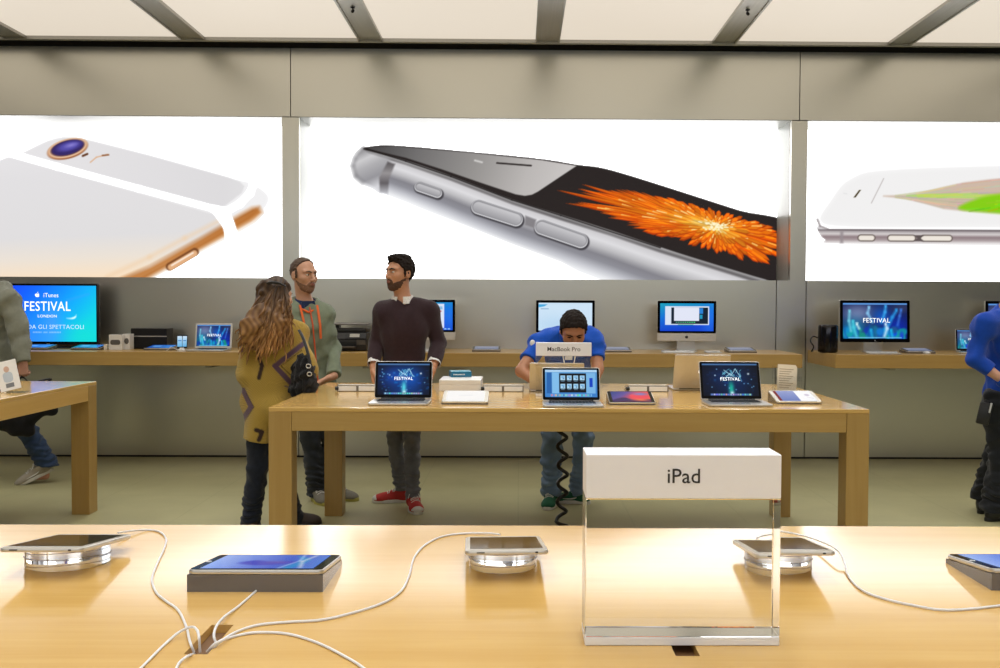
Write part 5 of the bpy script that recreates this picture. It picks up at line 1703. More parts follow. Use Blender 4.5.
def beard(H, root, m, t=0.003, upper=-0.034, moust=True, name='beard'):
    c = H.c; R = 0.16*H.s
    F = Field(c-R, c+R, 0.004)
    add_head(F, H, t, ears=False)
    # chin strap below a line from ear lobe to chin, joined to a patch round the mouth
    G = Field(c-R, c+R, 0.004)
    n_ = H.n(0, -0.44, -0.90); p_ = H.w(0, 0.085, upper-0.026)
    X, Y, Z = np.meshgrid(*G.ax, indexing='ij', sparse=True)
    G.F = (-((X-p_[0])*n_[0]+(Y-p_[1])*n_[1]+(Z-p_[2])*n_[2])).astype(np.float32)
    G.ell(H.w(0, 0.095, -0.066), (0.034*H.s, 0.05*H.s, 0.026*H.s), H.M, 0.006)
    F.F = np.maximum(F.F, G.F[:F.F.shape[0], :F.F.shape[1], :F.F.shape[2]])
    F.half(H.w(0, -0.010, 0), H.n(0, 1, 0))
    F.half(H.w(0, 0.0, -0.118), H.n(0, 0.45, 0.89))
    F.ell(H.w(0, 0.100, -0.061), (0.020*H.s, 0.016*H.s, 0.0085*H.s), H.M, 0.004, op='c')
    F.wrinkle(0.0012, 420, 3)
    return field_obj(name, F, m, root)

def torso(F, J, R, Fw, infl=0.0, fem=False, k=0.05):
    neck, pel = nv(J['neck']), nv(J['pelvis'])
    U = unit(neck-pel); R = unit(np.array(R)-U*np.dot(R, U)); Fv = np.cross(R, U)
    M = np.stack([R, Fv, U], 1); L = np.linalg.norm(neck-pel)
    i = infl; w = 0.92 if fem else 1.0
    F.ell(pel+U*L*0.02, (0.158*(1.04 if fem else 1)+i, 0.108+i, 0.125+i), M, 0.0)
    F.ell(pel+U*L*0.34, (0.140*w+i, 0.100+i, 0.17+i), M, k)
    F.ell(pel+U*L*0.66+Fv*0.008, (0.165*w+i, 0.112*w+i, 0.185+i), M, k)
    shl, shr = nv(J['shL']), nv(J['shR'])
    F.cap(shl, shr, 0.056*w+i, 0.056*w+i, k)
    for s_ in (shl, shr):
        F.cap(neck-U*0.01, s_+U*0.012, 0.050*w+i*0.6, 0.046*w+i*0.8, k)
    return M

def figure_bounds(J, pad=0.24):
    P = np.array([nv(p) for p in J.values()])
    lo, hi = P.min(0)-pad, P.max(0)+pad
    lo[2] = max(lo[2], -0.03)
    return lo, hi

def body_mesh(root, J, H, R, Fw, skin, hands, fem=False, res=0.0055):
    lo, hi = figure_bounds(J)
    lo = np.minimum(lo, H.c-0.17); hi = np.maximum(hi, H.c+0.17)
    F = Field(lo, hi, res)
    w = 0.88 if fem else 1.0
    torso(F, J, R, Fw, -0.012, fem)
    add_head(F, H)
    F.cap(nv(J['neck'])-np.array([0, 0, 0.02]), H.w(0, -0.018, -0.075), 0.060*w, 0.052*w, 0.03)
    for s_ in 'LR':
        F.cap(J['sh'+s_], J['el'+s_], 0.050*w, 0.041*w, 0.025); F.cap(J['el'+s_], J['wr'+s_], 0.041*w, 0.027*w, 0.012)
        F.cap(J['hip'+s_], J['kn'+s_], 0.064*w, 0.045*w, 0.03); F.cap(J['kn'+s_], J['an'+s_], 0.045*w, 0.030*w, 0.015)
        t = nv(J['toe'+s_]); a = nv(J['an'+s_]); dd = unit((t[0]-a[0], t[1]-a[1], 0))*0.085; zz = 0.05
        F.cap((a[0], a[1], a[2]), (a[0], a[1], zz), 0.030*w, 0.026*w, 0.01); F.cap((a[0], a[1], zz), (a[0]+dd[0], a[1]+dd[1], zz-0.008), 0.026*w, 0.018*w, 0.01)
    for (s_, d, pn, ts, cu) in hands:
        add_hand(F, J['wr'+s_], d, pn, ts, cu, 0.9 if fem else 1.0)
    return field_obj('body', F, skin, root)

def trousers(root, J, R, Fw, m, waist, infl=0.012, flare=0.0, seed=0, hem=0.055, name='trousers', colfn=None, wr=0.006):
    P = [J[k] for k in ('pelvis', 'hipL', 'hipR', 'knL', 'knR', 'anL', 'anR')]
    A = np.array([nv(p) for p in P]); F = Field(A.min(0)-0.2, A.max(0)+np.array([.2, .2, .22]), 0.0065)
    i = infl
    M = None
    neck, pel = nv(J['neck']), nv(J['pelvis'])
    U = unit(neck-pel); Rr = unit(np.array(R)-U*np.dot(R, U)); Fv = np.cross(Rr, U); M = np.stack([Rr, Fv, U], 1)
    F.ell(pel, (0.158+i, 0.108+i, 0.135+i), M, 0.0)
    for s_ in 'LR':
        an = nv(J['an'+s_]); kn = nv(J['kn'+s_])
        an = an+unit(an-kn)*0.04
        F.cap(J['hip'+s_], kn, 0.080+i, 0.060+i, 0.03)
        F.cap(kn, an, 0.060+i, 0.046+i+flare, 0.02, flat=False)
    F.half(pel+U*waist, -U)
    # horizontal bunching near the ankles and behind the knees
    F.wrinkle(wr, 55, seed, 1.6)
    Fz = F
    X, Y, Z = np.meshgrid(*F.ax, indexing='ij', sparse=True)
    for s_ in 'LR':
        an = nv(J['an'+s_])
        w_ = np.exp(-((Z-an[2]-0.06)/0.10)**2)*np.exp(-(((X-an[0])**2+(Y-an[1])**2)/0.03))
        F.F += (w_*0.006*np.sin((Z-an[2])*150+8*(X-an[0])+2.0*np.sin(Y*40))).astype(np.float32)
        # square hem
        sl = F._sl((an[0]-.12, an[1]-.12, -1), (an[0]+.12, an[1]+.12, an[2]+0.1), 0)
        if sl is not None:
            x_, y_, z_ = F._grid(sl)
            zc = an[2]-hem-0.01
            F.F[sl] = np.maximum(F.F[sl], (zc-z_).astype(np.float32)+0*x_.astype(np.float32)+0*y_.astype(np.float32))
    return field_obj(name, F, m, root, colfn)

def shirt(root, J, R, Fw, m, name, hem, sleeve=1.0, infl=0.014, cuff=0.0, seed=0, extra=None, colfn=None, wr=0.005, wscale=38, res=0.0065, neck_cut=0.0, fem=False, sl_r=(0.068, 0.058, 0.044)):
    """sleeve: 1 = to the wrist, 0.x = ends part way down the upper arm"""
    P = [J[k] for k in ('neck', 'pelvis', 'shL', 'shR', 'elL', 'elR', 'wrL', 'wrR')]
    A = np.array([nv(p) for p in P]); F = Field(A.min(0)-0.26, A.max(0)+0.2, res)
    M = torso(F, J, R, Fw, infl, fem)
    for s_ in 'LR':
        sh_, el, w_ = nv(J['sh'+s_]), nv(J['el'+s_]), nv(J['wr'+s_])
        if sleeve >= 1:
            F.cap(sh_, el, sl_r[0], sl_r[1], 0.03)
            F.cap(el, w_, sl_r[1], sl_r[2], 0.012, flat=False)
        else:
            F.cap(sh_, sh_+(el-sh_)*sleeve, sl_r[0], sl_r[1]+0.004, 0.03, flat=False)
    if extra: extra(F, M)
    neck, pel = nv(J['neck']), nv(J['pelvis']); U = M[:, 2]
    F.half(pel+U*hem, U)
    F.cap(neck-U*0.005+M[:, 1]*0.012, neck+U*0.16+M[:, 1]*0.02, 0.062+neck_cut, 0.075+neck_cut, 0.006, op='c')
    F.wrinkle(wr, wscale, seed, 1.2)
    for s_ in 'LR':                      # cut the sleeve end square
        sh_, el, w_ = nv(J['sh'+s_]), nv(J['el'+s_]), nv(J['wr'+s_])
        if sleeve >= 1: p, d = w_-unit(w_-el)*cuff, unit(w_-el)
        else: p, d = sh_+(el-sh_)*sleeve, unit(el-sh_)
        sl = F._sl(p-0.09, p+0.09, 0)
        if sl is None: continue
        X, Y, Z = F._grid(sl)
        side = (X-p[0])*d[0]+(Y-p[1])*d[1]+(Z-p[2])*d[2]
        rad = np.sqrt((X-p[0])**2+(Y-p[1])**2+(Z-p[2])**2)
        cut = np.where(rad < 0.085, side, -1)
        F.F[sl] = np.maximum(F.F[sl], cut.astype(np.float32))
    return field_obj(name, F, m, root, colfn)

def ring_cloth(root, name, m, c, axis, r0, r1, h, M, gap=0.0, thick=0.004):
    """collar or cuff: a turned band around an axis, with a gap towards the front"""
    axis = unit(axis); a = M[:, 0]-axis*np.dot(M[:, 0], axis); a = unit(a); f = np.cross(axis, a); 
    if np.dot(f, M[:, 1]) < 0: f = -f
    b = MB(); n = 40
    rows = []
    a0, a1 = PI/2+gap, PI/2+2*PI-gap
    for (r, z) in ((r0, h), (r1, 0.0), (r1+thick, -0.004), (r0+thick*1.3, h+0.002)):
        row = []
        for i in range(n+1):
            t = a0+(a1-a0)*i/n
            p = nv(c)+a*(r*math.cos(t))+f*(r*math.sin(t)*1.0)+axis*z
            row.append(b.bm.verts.new(p))
        rows.append(row)
    for q in range(4):
        A, B = rows[q], rows[(q+1) % 4]
        for i in range(n): b.bm.faces.new((A[i], A[i+1], B[i+1], B[i]))
    b.bm.faces.new([rows[q][0] for q in range(4)]); b.bm.faces.new([rows[q][n] for q in range(4)][::-1])
    bmesh.ops.recalc_face_normals(b.bm, faces=b.bm.faces[:])
    return adopt(b.build(name, m, None, True), root)

def shoe(root, an, toe, upper_m, sole_m, lace_m=None, toecap_m=None, stripe_m=None, L=0.29, lift=0.0, wdt=0.048, hi_=0.075, dark_m=None):
    """an = ankle over the heel, toe = toe tip; lift tips the heel up about the toe"""
    an, toe = nv(an), nv(toe)
    d = toe-an; d[2] = 0; d = unit(d); s_ = np.array([-d[1], d[0], 0])
    org = np.array([an[0], an[1], 0])-d*0.078*(L/0.29)          # heel end on the ground
    Mw = Matrix(((d[0], s_[0], 0, org[0]), (d[1], s_[1], 0, org[1]), (0, 0, 1, 0.0), (0, 0, 0, 1)))
    if lift:
        Mw = Mw @ T(L*0.78, 0, 0.0) @ Matrix.Rotation(lift, 4, 'Y') @ T(-L*0.78, 0, 0)
    k = L/0.29
    F = Field((-0.03, -0.08, 0.005), (L+0.03, 0.08, 0.16), 0.0045)
    F.ell((0.055*k, 0, 0.045), (0.052*k, 0.038, 0.050), None, 0)
    F.cap((0.07*k, 0, 0.075), (0.075*k, 0, 0.075+hi_*0.25), 0.044, 0.047, 0.02)
    F.cap((0.09*k, 0, 0.060), (0.20*k, 0, 0.032), 0.046, 0.034, 0.03)
    F.ell((0.205*k, 0, 0.030), (0.075*k, wdt, 0.034), None, 0.03)
    F.ell((0.235*k, 0, 0.026), (0.052*k, wdt*0.9, 0.026), None, 0.02)
    F.half((0, 0, 0.018), (0, 0, 1)); F.half((0, 0, 0.070+hi_*0.25), (0, 0, -1))
    V, Q = F.mesh()
    V4 = np.c_[V, np.ones(len(V))]@np.array(Mw).T
    up = adopt(mesh_np('shoe', V4[:, :3], Q, upper_m, None, True), root)
    out = []
    for i in range(40):
        t = 2*PI*i/40; x = math.cos(t); y = math.sin(t)
        wy = (0.040 if x < 0 else wdt+0.004)
        xx = L/2+(L/2+0.003)*x*(1.0)
        out.append((xx, wy*(abs(y)**0.8)*(1 if y > 0 else -1)*(1.0 if x > -.2 else 1.0)))
    b = MB(); b.prism(out, 0.0, 0.026, 'z', 0.004); so = b.build('sole', sole_m, None, True, M=Mw); so.parent = up
    if toecap_m:
        Ft = Field((L*0.6, -0.08, 0.02), (L+0.03, 0.08, 0.09), 0.0045)
        Ft.ell((0.205*k, 0, 0.030), (0.0775*k, wdt+0.0025, 0.0365), None, 0); Ft.ell((0.235*k, 0, 0.026), (0.0545*k, wdt*0.9+0.0025, 0.0285), None, 0.02)
        Ft.half((L*0.855, 0, 0), (1, 0, -0.25)); Ft.half((0, 0, 0.024), (0, 0, 1))
        V, Q = Ft.mesh(); V4 = np.c_[V, np.ones(len(V))]@np.array(Mw).T
        tc_ = mesh_np('toe_cap', V4[:, :3], Q, toecap_m, None, True); tc_.parent = up
    if lace_m:
        b = MB()
        for i in range(5):
            x = (0.100+0.020*i)*k; z = 0.1055-0.0072*i
            sg = 1 if i % 2 else -1
            b.tube([(x-0.006*sg, -0.030, z-0.010), (x, 0, z+0.003), (x+0.006*sg, 0.030, z-0.010)], 0.0035, 6, smooth=4)
        b.tube([(0.098*k, 0.004, 0.106), (0.11*k, 0.03, 0.11), (0.125*k, 0.04, 0.085)], 0.003, 6, smooth=4)
        b.tube([(0.098*k, -0.004, 0.106), (0.11*k, -0.03, 0.11), (0.125*k, -0.042, 0.085)], 0.003, 6, smooth=4)
        la = b.build('laces', lace_m, None, True, M=Mw); la.parent = up
    if stripe_m:
        for sg in (-1, 1):
            b = MB()
            b.tube([(0.235*k, sg*(wdt-0.008), 0.040), (0.17*k, sg*(wdt-0.003), 0.036), (0.115*k, sg*0.043, 0.042), (0.065*k, sg*0.040, 0.066)], 0.009, 8, radii=[0.003, 0.0085, 0.0115, 0.002], smooth=5, flat=0.5)
            st_ = b.build('side_stripe', stripe_m, None, True, M=Mw); st_.parent = up
    return up

def yaw_axes(psi):
    return np.array([math.cos(psi), math.sin(psi), 0.0]), np.array([math.sin(psi), -math.cos(psi), 0.0])
rad = math.radians
def J_(**kw):
    return {k: (at(*v) if not isinstance(v, np.ndarray) else Vector(v)) for k, v in kw.items()}
def ground(px, py, z=0.0): return at_z(px, py, z)

# ---------------------------------------------------------------- man in the dark sweater
Y0 = 6.43
J = J_(neck=(403, 301, Y0), pelvis=(404, 383, Y0+.01), shL=(384, 313, Y0-.01), shR=(429, 312, Y0+.02),
       elL=(377.5, 343, Y0+.02), elR=(438.5, 343, Y0+.05), wrL=(373.5, 367, Y0-.12), wrR=(433.5, 366, Y0-.12),
       hipL=(395.5, 387, Y0), hipR=(413, 387, Y0), knL=(395, 438, Y0+.03), knR=(412, 438, Y0-.03), anL=(401, 487.5, Y0+.20), anR=(413.2, 494.5, Y0-.02))
J['toeL'] = ground(382.5, 499.5, 0.02); J['toeR'] = ground(416, 509.5, 0.02)
R_, F_ = yaw_axes(rad(-8))
root = empty('person', (J['pelvis'].x, J['pelvis'].y, 0), 0, 'young bearded man in a dark maroon sweater, grey jeans and red sneakers, arms down', 'person')
SK = skin_mat('skin_olive', rgb(196, 144, 112))
HD = mat('hair_near_black', rgb(30, 22, 18), 0.75, spec=0.2, var=0.25, vscale=300)
H = HeadFrame(at(399.6, 273.5, Y0-.02), rad(-44), rad(-2), 0, 1.02)
body_mesh(root, J, H, R_, F_, SK, [('L', (0.02, -0.2, -1), (0.9, 0.1, 0), (0.1, -1, 0), 0.45), ('R', (-0.15, -0.3, -1), (-0.9, 0.1, 0), (0, -1, 0), 0.5)])
face_parts(H, root, HD)
def quiff(F, H):
    F.ell(H.w(0, 0.050, 0.104), (0.055, 0.042, 0.020), H.M, 0.02)
    F.ell(H.w(0, -0.01, 0.114), (0.060, 0.070, 0.020), H.M, 0.02)
hair_cap(H, root, HD, (0.078, 0.082), (-0.085, -0.075), 0.011, 2, 0.0035, extra=quiff)
beard(H, root, mat('beard_short', rgb(80, 56, 43), 0.85, var=0.35, vscale=400), 0.0016, -0.046)
SW = cloth_mat('maroon_knit', rgb(52, 36, 41), var=0.12, bump=0.35)
shirt(root, J, R_, F_, SW, 'sweater', -0.10, 1.0, 0.016, 0.035, 4, wr=0.0045, neck_cut=0.004)
WS = mat('white_shirt_print', rgb(222, 220, 216), 0.8, var=0.35, vscale=160)
M3 = np.stack([R_, F_, np.array([0, 0, 1.0])], 1)
hx = HeadFrame(J['neck'], rad(-8))
ring_cloth(root, 'shirt_collar', WS, hx.w(0, 0.006, -0.006), hx.n(0, 0.12, 1), 0.064, 0.083, 0.042, hx.M, 0.30, 0.006)
for s_ in 'LR':
    d = unit(nv(J['wr'+s_])-nv(J['el'+s_]))
    ring_cloth(root, 'shirt_cuff', WS, nv(J['wr'+s_])-d*0.022, -d, 0.040, 0.044, 0.03, hx.M, 0.0, 0.003)
GJ = cloth_mat('grey_denim', rgb(106, 107, 112), var=0.22, vscale=14)
trousers(root, J, R_, F_, GJ, 0.06, -0.002, 0.004, 3)
RED = mat('red_canvas', rgb(172, 40, 36), 0.8, var=0.08, bump=0.2, bscale=700)
RUB = mat('white_rubber', rgb(206, 204, 196), 0.6)
shoe(root, J['anL'], J['toeL'], RED, RUB, RUB, RUB, L=0.28)
shoe(root, J['anR'], J['toeR'], RED, RUB, RUB, RUB, L=0.28)

# ---------------------------------------------------------------- man in the green hooded jacket
Y0 = 6.64
J = J_(neck=(305, 303, Y0), pelvis=(313, 385, Y0), shL=(290, 315, Y0-.05), shR=(323, 315, Y0+.06),
       elL=(283, 349, Y0-.05), elR=(332.5, 349, Y0+.10), wrL=(290, 378, Y0-.2), wrR=(334, 376, Y0-.14),
       hipL=(304.5, 389, Y0-.02), hipR=(322, 389, Y0+.03), knL=(311, 438, Y0), knR=(331, 438, Y0+.06), anL=(316.5, 487, Y0+.02), anR=(335, 486, Y0+.1))
J['toeL'] = ground(322, 501.0, 0.02); J['toeR'] = ground(345, 497, 0.02)
R_, F_ = yaw_axes(rad(28))
root = empty('person', (J['pelvis'].x, J['pelvis'].y, 0), 0, 'man in a grey-green hooded jacket with orange cords, standing behind the long-haired woman', 'person')
SK = skin_mat('skin_fair', rgb(198, 150, 122))
HB = mat('hair_dark_brown', rgb(80, 60, 45), 0.65, var=0.25, vscale=300)
H = HeadFrame(at(303.8, 275.5, Y0-.02), rad(52), rad(1), 0, 1.04)
body_mesh(root, J, H, R_, F_, SK, [('L', (0.3, -0.6, -0.3), (0, 0, -1), (0.8, 0.2, 0), 0.3), ('R', (-0.85, -0.35, -0.38), (-0.3, 0.1, -0.9), (-0.35, -0.9, 0.1), 0.45)])
face_parts(H, root, HB)
hair_cap(H, root, HB, (0.050, 0.104), (-0.088, -0.075), 0.0065, 6, 0.002)
beard(H, root, mat('stubble_brown', rgb(132, 98, 78), 0.85, var=0.3, vscale=400), 0.0012, -0.046)
GR = cloth_mat('grey_green_cotton', rgb(124, 134, 112), var=0.10)
OR = mat('orange_cord', rgb(226, 104, 48), 0.8)
NV = cloth_mat('navy_cotton', rgb(38, 54, 92))
hx = HeadFrame(J['neck'], rad(28))
def hood(F, M):
    c = hx.w(0, -0.075, -0.015)
    F.ell(c, (0.115, 0.060, 0.075), hx.M, 0.03)
    for sg in (-1, 1):
        F.cap(hx.w(sg*0.085, -0.045, 0.0), hx.w(sg*0.060, 0.080, -0.070), 0.040, 0.026, 0.02)
shirt(root, J, R_, F_, GR, 'hooded_jacket', -0.11, 1.0, 0.022, 0.010, 9, extra=hood, wr=0.006, neck_cut=0.012, sl_r=(0.066, 0.060, 0.048))
ring_cloth(root, 'polo_collar', NV, hx.w(0, 0.012, -0.012), hx.n(0, 0.22, 1), 0.064, 0.088, 0.040, hx.M, 0.34, 0.006)
b = MB(); b.rbox(-0.05, 0.05, 0.0, 0.02, -0.07, 0.05, 0.02, axis='y', M=hx.mat4(0, 0.070, -0.035)); adopt(b.build('polo_front', NV, None, True), root)
def front(u, a=0.0, off=0.0):
    """point on the jacket front, u below the neck"""
    f = np.interp(u, [0, 0.06, 0.16, 0.30, 0.45, 0.62], [0.085, 0.108, 0.136, 0.134, 0.128, 0.132])
    k = nv(J['pelvis'])-nv(J['neck']); k = k/np.linalg.norm(k)
    return nv(J['neck'])+k*u+hx.M[:, 0]*a+hx.M[:, 1]*(f+off-0.9*abs(a)**2/0.12)
b = MB(); b.tube([front(u, 0.0, 0.016) for u in np.linspace(0.03, 0.58, 14)], 0.0055, 8); adopt(b.build('zip', mat('orange_zip', rgb(206, 84, 44), 0.6), None, True), root)
for sg, L in ((-1, 0.30), (1, 0.24)):
    b = MB(); b.tube([front(0.015+L*t, sg*(0.062-0.012*t), 0.026+0.006*math.sin(3*t)) for t in np.linspace(0, 1, 9)], 0.009, 8, flat=0.5); adopt(b.build('drawstring', OR, None, True), root)
b = MB(); b.tube([hx.w(-0.062, 0.078, -0.04), hx.w(-0.03, 0.098, -0.052), hx.w(0.0, 0.108, -0.068)], 0.008, 8, smooth=4); adopt(b.build('hood_trim', OR, None, True), root)
b = MB(); b.tube([hx.w(0.062, 0.078, -0.04), hx.w(0.03, 0.098, -0.052), hx.w(0.0, 0.108, -0.068)], 0.008, 8, smooth=4); adopt(b.build('hood_trim', OR, None, True), root)
DJ = cloth_mat('dark_denim', rgb(44, 48, 54), var=0.25, vscale=12)
trousers(root, J, R_, F_, DJ, 0.06, 0.010, 0.012, 8)
GS = mat('grey_suede', rgb(116, 112, 100), 0.9); YS = mat('yellow_green_sole', rgb(176, 168, 84), 0.6)
shoe(root, J['anL'], J['toeL'], GS, YS, RUB, L=0.28)
shoe(root, J['anR'], J['toeR'], GS, YS, RUB, L=0.28)

# ---------------------------------------------------------------- woman with long curly hair, seen from behind
Y0 = 5.76
J = J_(neck=(274, 319, Y0), pelvis=(266, 405, Y0), shL=(253, 334, Y0-.06), shR=(296, 334, Y0+.02),
       elL=(247, 374, Y0-.05), elR=(305.5, 371, Y0-.02), wrL=(262, 394, Y0+.2), wrR=(300, 381, Y0+.24),
       hipL=(259, 411, Y0-.02), hipR=(273, 411, Y0+.04), knL=(259, 464, Y0), knR=(279, 464, Y0+.12), anL=(251, 518, Y0+.03), anR=(293, 513, Y0+.14))
J['toeL'] = ground(252, 519, 0.02); J['toeR'] = ground(311, 521.5, 0.02)
R_, F_ = yaw_axes(rad(150))
root = empty('person', (J['pelvis'].x, J['pelvis'].y, 0), 0, 'woman with long curly hair in a mustard knit cardigan, seen from behind', 'person')
SK = skin_mat('skin_light', rgb(205, 158, 130))
H = HeadFrame(at(277, 297.5, Y0+.02), rad(140), 0, 0, 0.98)
body_mesh(root, J, H, R_, F_, SK, [('L', (0.5, 0.8, -0.1), (0, 0, -1), (-0.3, 0.3, 0.6), 0.5), ('R', (0.1, 0.9, -0.2), (-0.3, 0, -0.9), (-0.8, 0.2, 0.2), 0.5)], fem=True)
face_parts(H, root, HB)
HW = attr_mat('curly_brown_hair', 0.55, 0.4)
c = nv(H.c)
back = -F_
F = Field(c+np.array([-.32, -.34, -.46]), c+np.array([.32, .3, .18]), 0.006)
add_head(F, H, 0.014, skull_only=True)
F.half(H.w(0, 0.066, 0.06), H.n(0, -0.9, 0.42))
top = H.w(0, -0.075, 0.03)
F.ell(H.w(0, -0.065, -0.04), (0.098, 0.070, 0.14), H.M, 0.03)
lb = nv(at(266, 326, Y0-.12)); F.ell(lb, (0.140, 0.070, 0.135), None, 0.05)
F.ell(nv(at(258, 333, Y0-.12)), (0.110, 0.058, 0.10), None, 0.04)
F.ell(nv(at(283, 317, Y0-.07)), (0.05, 0.06, 0.12), None, 0.04)
F.wrinkle(0.009, 95, 5, 0.45)
def hair_col(V):
    r = np.random.default_rng(1)
    t = np.clip((c[2]+0.06-V[:, 2])/0.34, 0, 1)[:, None]
    n = 0.5+0.5*np.sin(V[:, :1]*170+3*np.sin(V[:, 2:3]*38)+V[:, 1:2]*90)
    a, b_, d_ = np.array(rgb(52, 34, 22)[:3]), np.array(rgb(128, 86, 46)[:3]), np.array(rgb(206, 158, 96)[:3])
    base = a*(1-t)+b_*t
    return base*(1-0.55*n*(0.4+0.6*t))+d_*(0.55*n*(0.4+0.6*t))*(0.35+0.65*t)
hm = field_obj('hair', F, HW, root, hair_col)
b = MB(); rr = np.random.default_rng(12); cols = []
VV, QQ, CC = [], [], []
for i in range(190):
    u = rr.uniform(-1, 1)
    x0 = 277+9*u; y0 = rr.uniform(286, 300)
    x1 = 264+26*u+rr.normal(0, 2.5)+ (3 if u > .6 else 0); y1 = 350-9*abs(u)**1.5+rr.normal(0, 8)
    if u > 0.75: y1 -= 8
    d0 = Y0-.10+0.05*abs(u); d1 = Y0-.205+0.09*abs(u)
    pts = []
    amp = rr.uniform(0.7, 1.7); ph = rr.uniform(0, 6.3); fr = rr.uniform(2.2, 4.2)
    for t in np.linspace(0, 1, 16):
        e = t**0.8
        wv_ = amp*t*math.sin(fr*2*PI*t+ph); wd_ = 0.008*amp*t*math.cos(fr*2*PI*t+ph)
        pts.append(nv(at(x0+(x1-x0)*e+wv_, y0+(y1-y0)*t, d0+(d1-d0)*min(1, t*1.6)+wd_)))
    pts = np.array(pts); n_ = 6
    base = len(VV)
    for q, p in enumerate(pts):
        t = q/15; r_ = (0.0075*(1-t)**0.5+0.0016)
        tan = unit(pts[min(q+1, 15)]-pts[max(q-1, 0)]); s1 = unit(np.cross(tan, (0.1, 1, 0.2))); s2 = np.cross(tan, s1)
        for k in range(n_):
            VV.append(p+s1*r_*math.cos(2*PI*k/n_)+s2*r_*math.sin(2*PI*k/n_))
            CC.append(i)
    for q in range(15):
        for k in range(n_):
            QQ.append((base+q*n_+k, base+q*n_+(k+1) % n_, base+(q+1)*n_+(k+1) % n_, base+(q+1)*n_+k))
VV = np.array(VV); lk = rr.uniform(0.6, 1.5, 190)[np.array(CC)][:, None]
o = mesh_np('curls', VV, QQ, HW, None, True, hair_col(VV)*lk); adopt(o, root); o.parent = hm; o.matrix_parent_inverse = Matrix.Identity(4)
b = MB(); b.tube([at(264, 285.2, Y0-.055), at(270, 282.5, Y0-.105), at(278, 283, Y0-.115), at(286, 286.5, Y0-.07)], 0.008, 8, radii=[0.004, 0.009, 0.009, 0.004], smooth=5); adopt(b.build('hair_clip', M_BLACK, None, True), root)
# cardigan with zigzag bands
KN = attr_mat('patterned_knit', 0.92, 0.15, bump=0.5, bscale=420, sheen=0.2)
must, purp, dk = np.array(rgb(178, 148, 70)[:3]), np.array(rgb(98, 74, 92)[:3]), np.array(rgb(60, 44, 40)[:3])
SX0 = J['pelvis'].x
def knit_col(V):
    col = np.tile(must, (len(V), 1))
    # knit dots
    dot = (np.sin(V[:, 2]*420)*np.sin((V[:, 0]+V[:, 1])*420))[:, None]
    col = col*(1+0.24*dot)
    k = 900/Y0
    px, py = to_px(V)      # garment pattern laid out on its back
    def band(path, w, c_):
        nonlocal col
        for (ax, ay), (bx, by) in zip(path, path[1:]):
            ex, ey = bx-ax, by-ay
            t = np.clip(((px-ax)*ex+(py-ay)*ey)/(ex*ex+ey*ey), 0, 1)
            d = np.hypot(px-ax-t*ex, py-ay-t*ey)
            m = np.clip((w-d)/0.8, 0, 1)[:, None]
            col = col*(1-m)+c_*m
    seen = [( [(303, 344), (275, 366), (291, 383), (306, 388)], 3.0, purp), ([(302, 350), (281, 366), (294, 378)], 0.8, dk),
            ([(238, 338), (241, 350)], 3, purp), ([(243, 390), (251, 407), (242, 420)], 2.8, purp), ([(246, 393), (254, 407), (245, 421)], 0.7, dk),
            ([(258, 354), (262, 366), (259, 378)], 2.4, dk), ([(256, 430), (262, 432), (259, 440)], 2.6, dk), ([(285, 386), (300, 391)], 1.0, purp)]
    for p_, w_, c_ in seen: band(p_, w_, c_)
    return col
def flare(F, M):
    F.cap(at(263, 372, Y0-.03), at(255, 446, Y0-.04), 0.110, 0.088, 0.05, squash=(F_, 1.25))
    F.cap(at(284, 358, Y0+.02), at(283, 402, Y0+.02), 0.108, 0.088, 0.05, squash=(F_, 1.15))
    F.ell(at(303, 368, Y0-.02), (0.050, 0.07, 0.08), None, 0.05)
shirt(root, J, R_, F_, KN, 'cardigan', -0.222, 1.0, 0.016, 0.02, 15, extra=flare, colfn=knit_col, wr=0.008, wscale=26, fem=True, sl_r=(0.068, 0.068, 0.050))
NJ = cloth_mat('navy_jeans', rgb(30, 35, 48), var=0.2)
trousers(root, J, R_, F_, NJ, 0.04, 0.004, 0.012, 12)
BT = mat('dark_brown_boot', rgb(58, 46, 42), 0.6)
shoe(root, J['anL'], J['toeL'], BT, M_BLACK, L=0.25)
shoe(root, J['anR'], J['toeR'], BT, M_BLACK, L=0.25)
# her black shoulder bag
pb = at(304, 378, Y0-.16)
bag = empty('shoulder_bag', (pb.x, pb.y, pb.z-0.14), 0, 'black furry shoulder bag hanging at the side of the woman in mustard', 'bag')
F = Field(nv(pb)-0.22, nv(pb)+0.22, 0.006)
F.ell(at(304, 381, Y0-.15), (0.075, 0.050, 0.095), None, 0.0); F.ell(at(303, 367, Y0-.14), (0.055, 0.04, 0.08), None, 0.04); F.ell(at(302, 391, Y0-.15), (0.080, 0.05, 0.045), None, 0.04)
F.wrinkle(0.008, 150, 4)
field_obj('bag_body', F, cloth_mat('black_fleece', rgb(24, 23, 25), bump=0.8, bscale=300), bag)
b = MB(); b.tube([at(299, 330, Y0-.12), at(303, 338, Y0-.135), at(307, 350, Y0-.16), at(309.5, 362, Y0-.175), at(309, 376, Y0-.19)], 0.014, 8, smooth=5, flat=0.4); adopt(b.build('strap', M_BLACK, None, True), bag)
for (x_, y_) in ((308.6, 366), (309.6, 374)):
    p_ = at(x_, y_, Y0-.205); b = MB()
    b.tube([p_+Vector((0.014*math.cos(a_), -0.004, 0.012*math.sin(a_))) for a_ in np.linspace(0, 2*PI, 14)], 0.003, 6)
    adopt(b.build('buckle', M_ALU, None, True), bag)

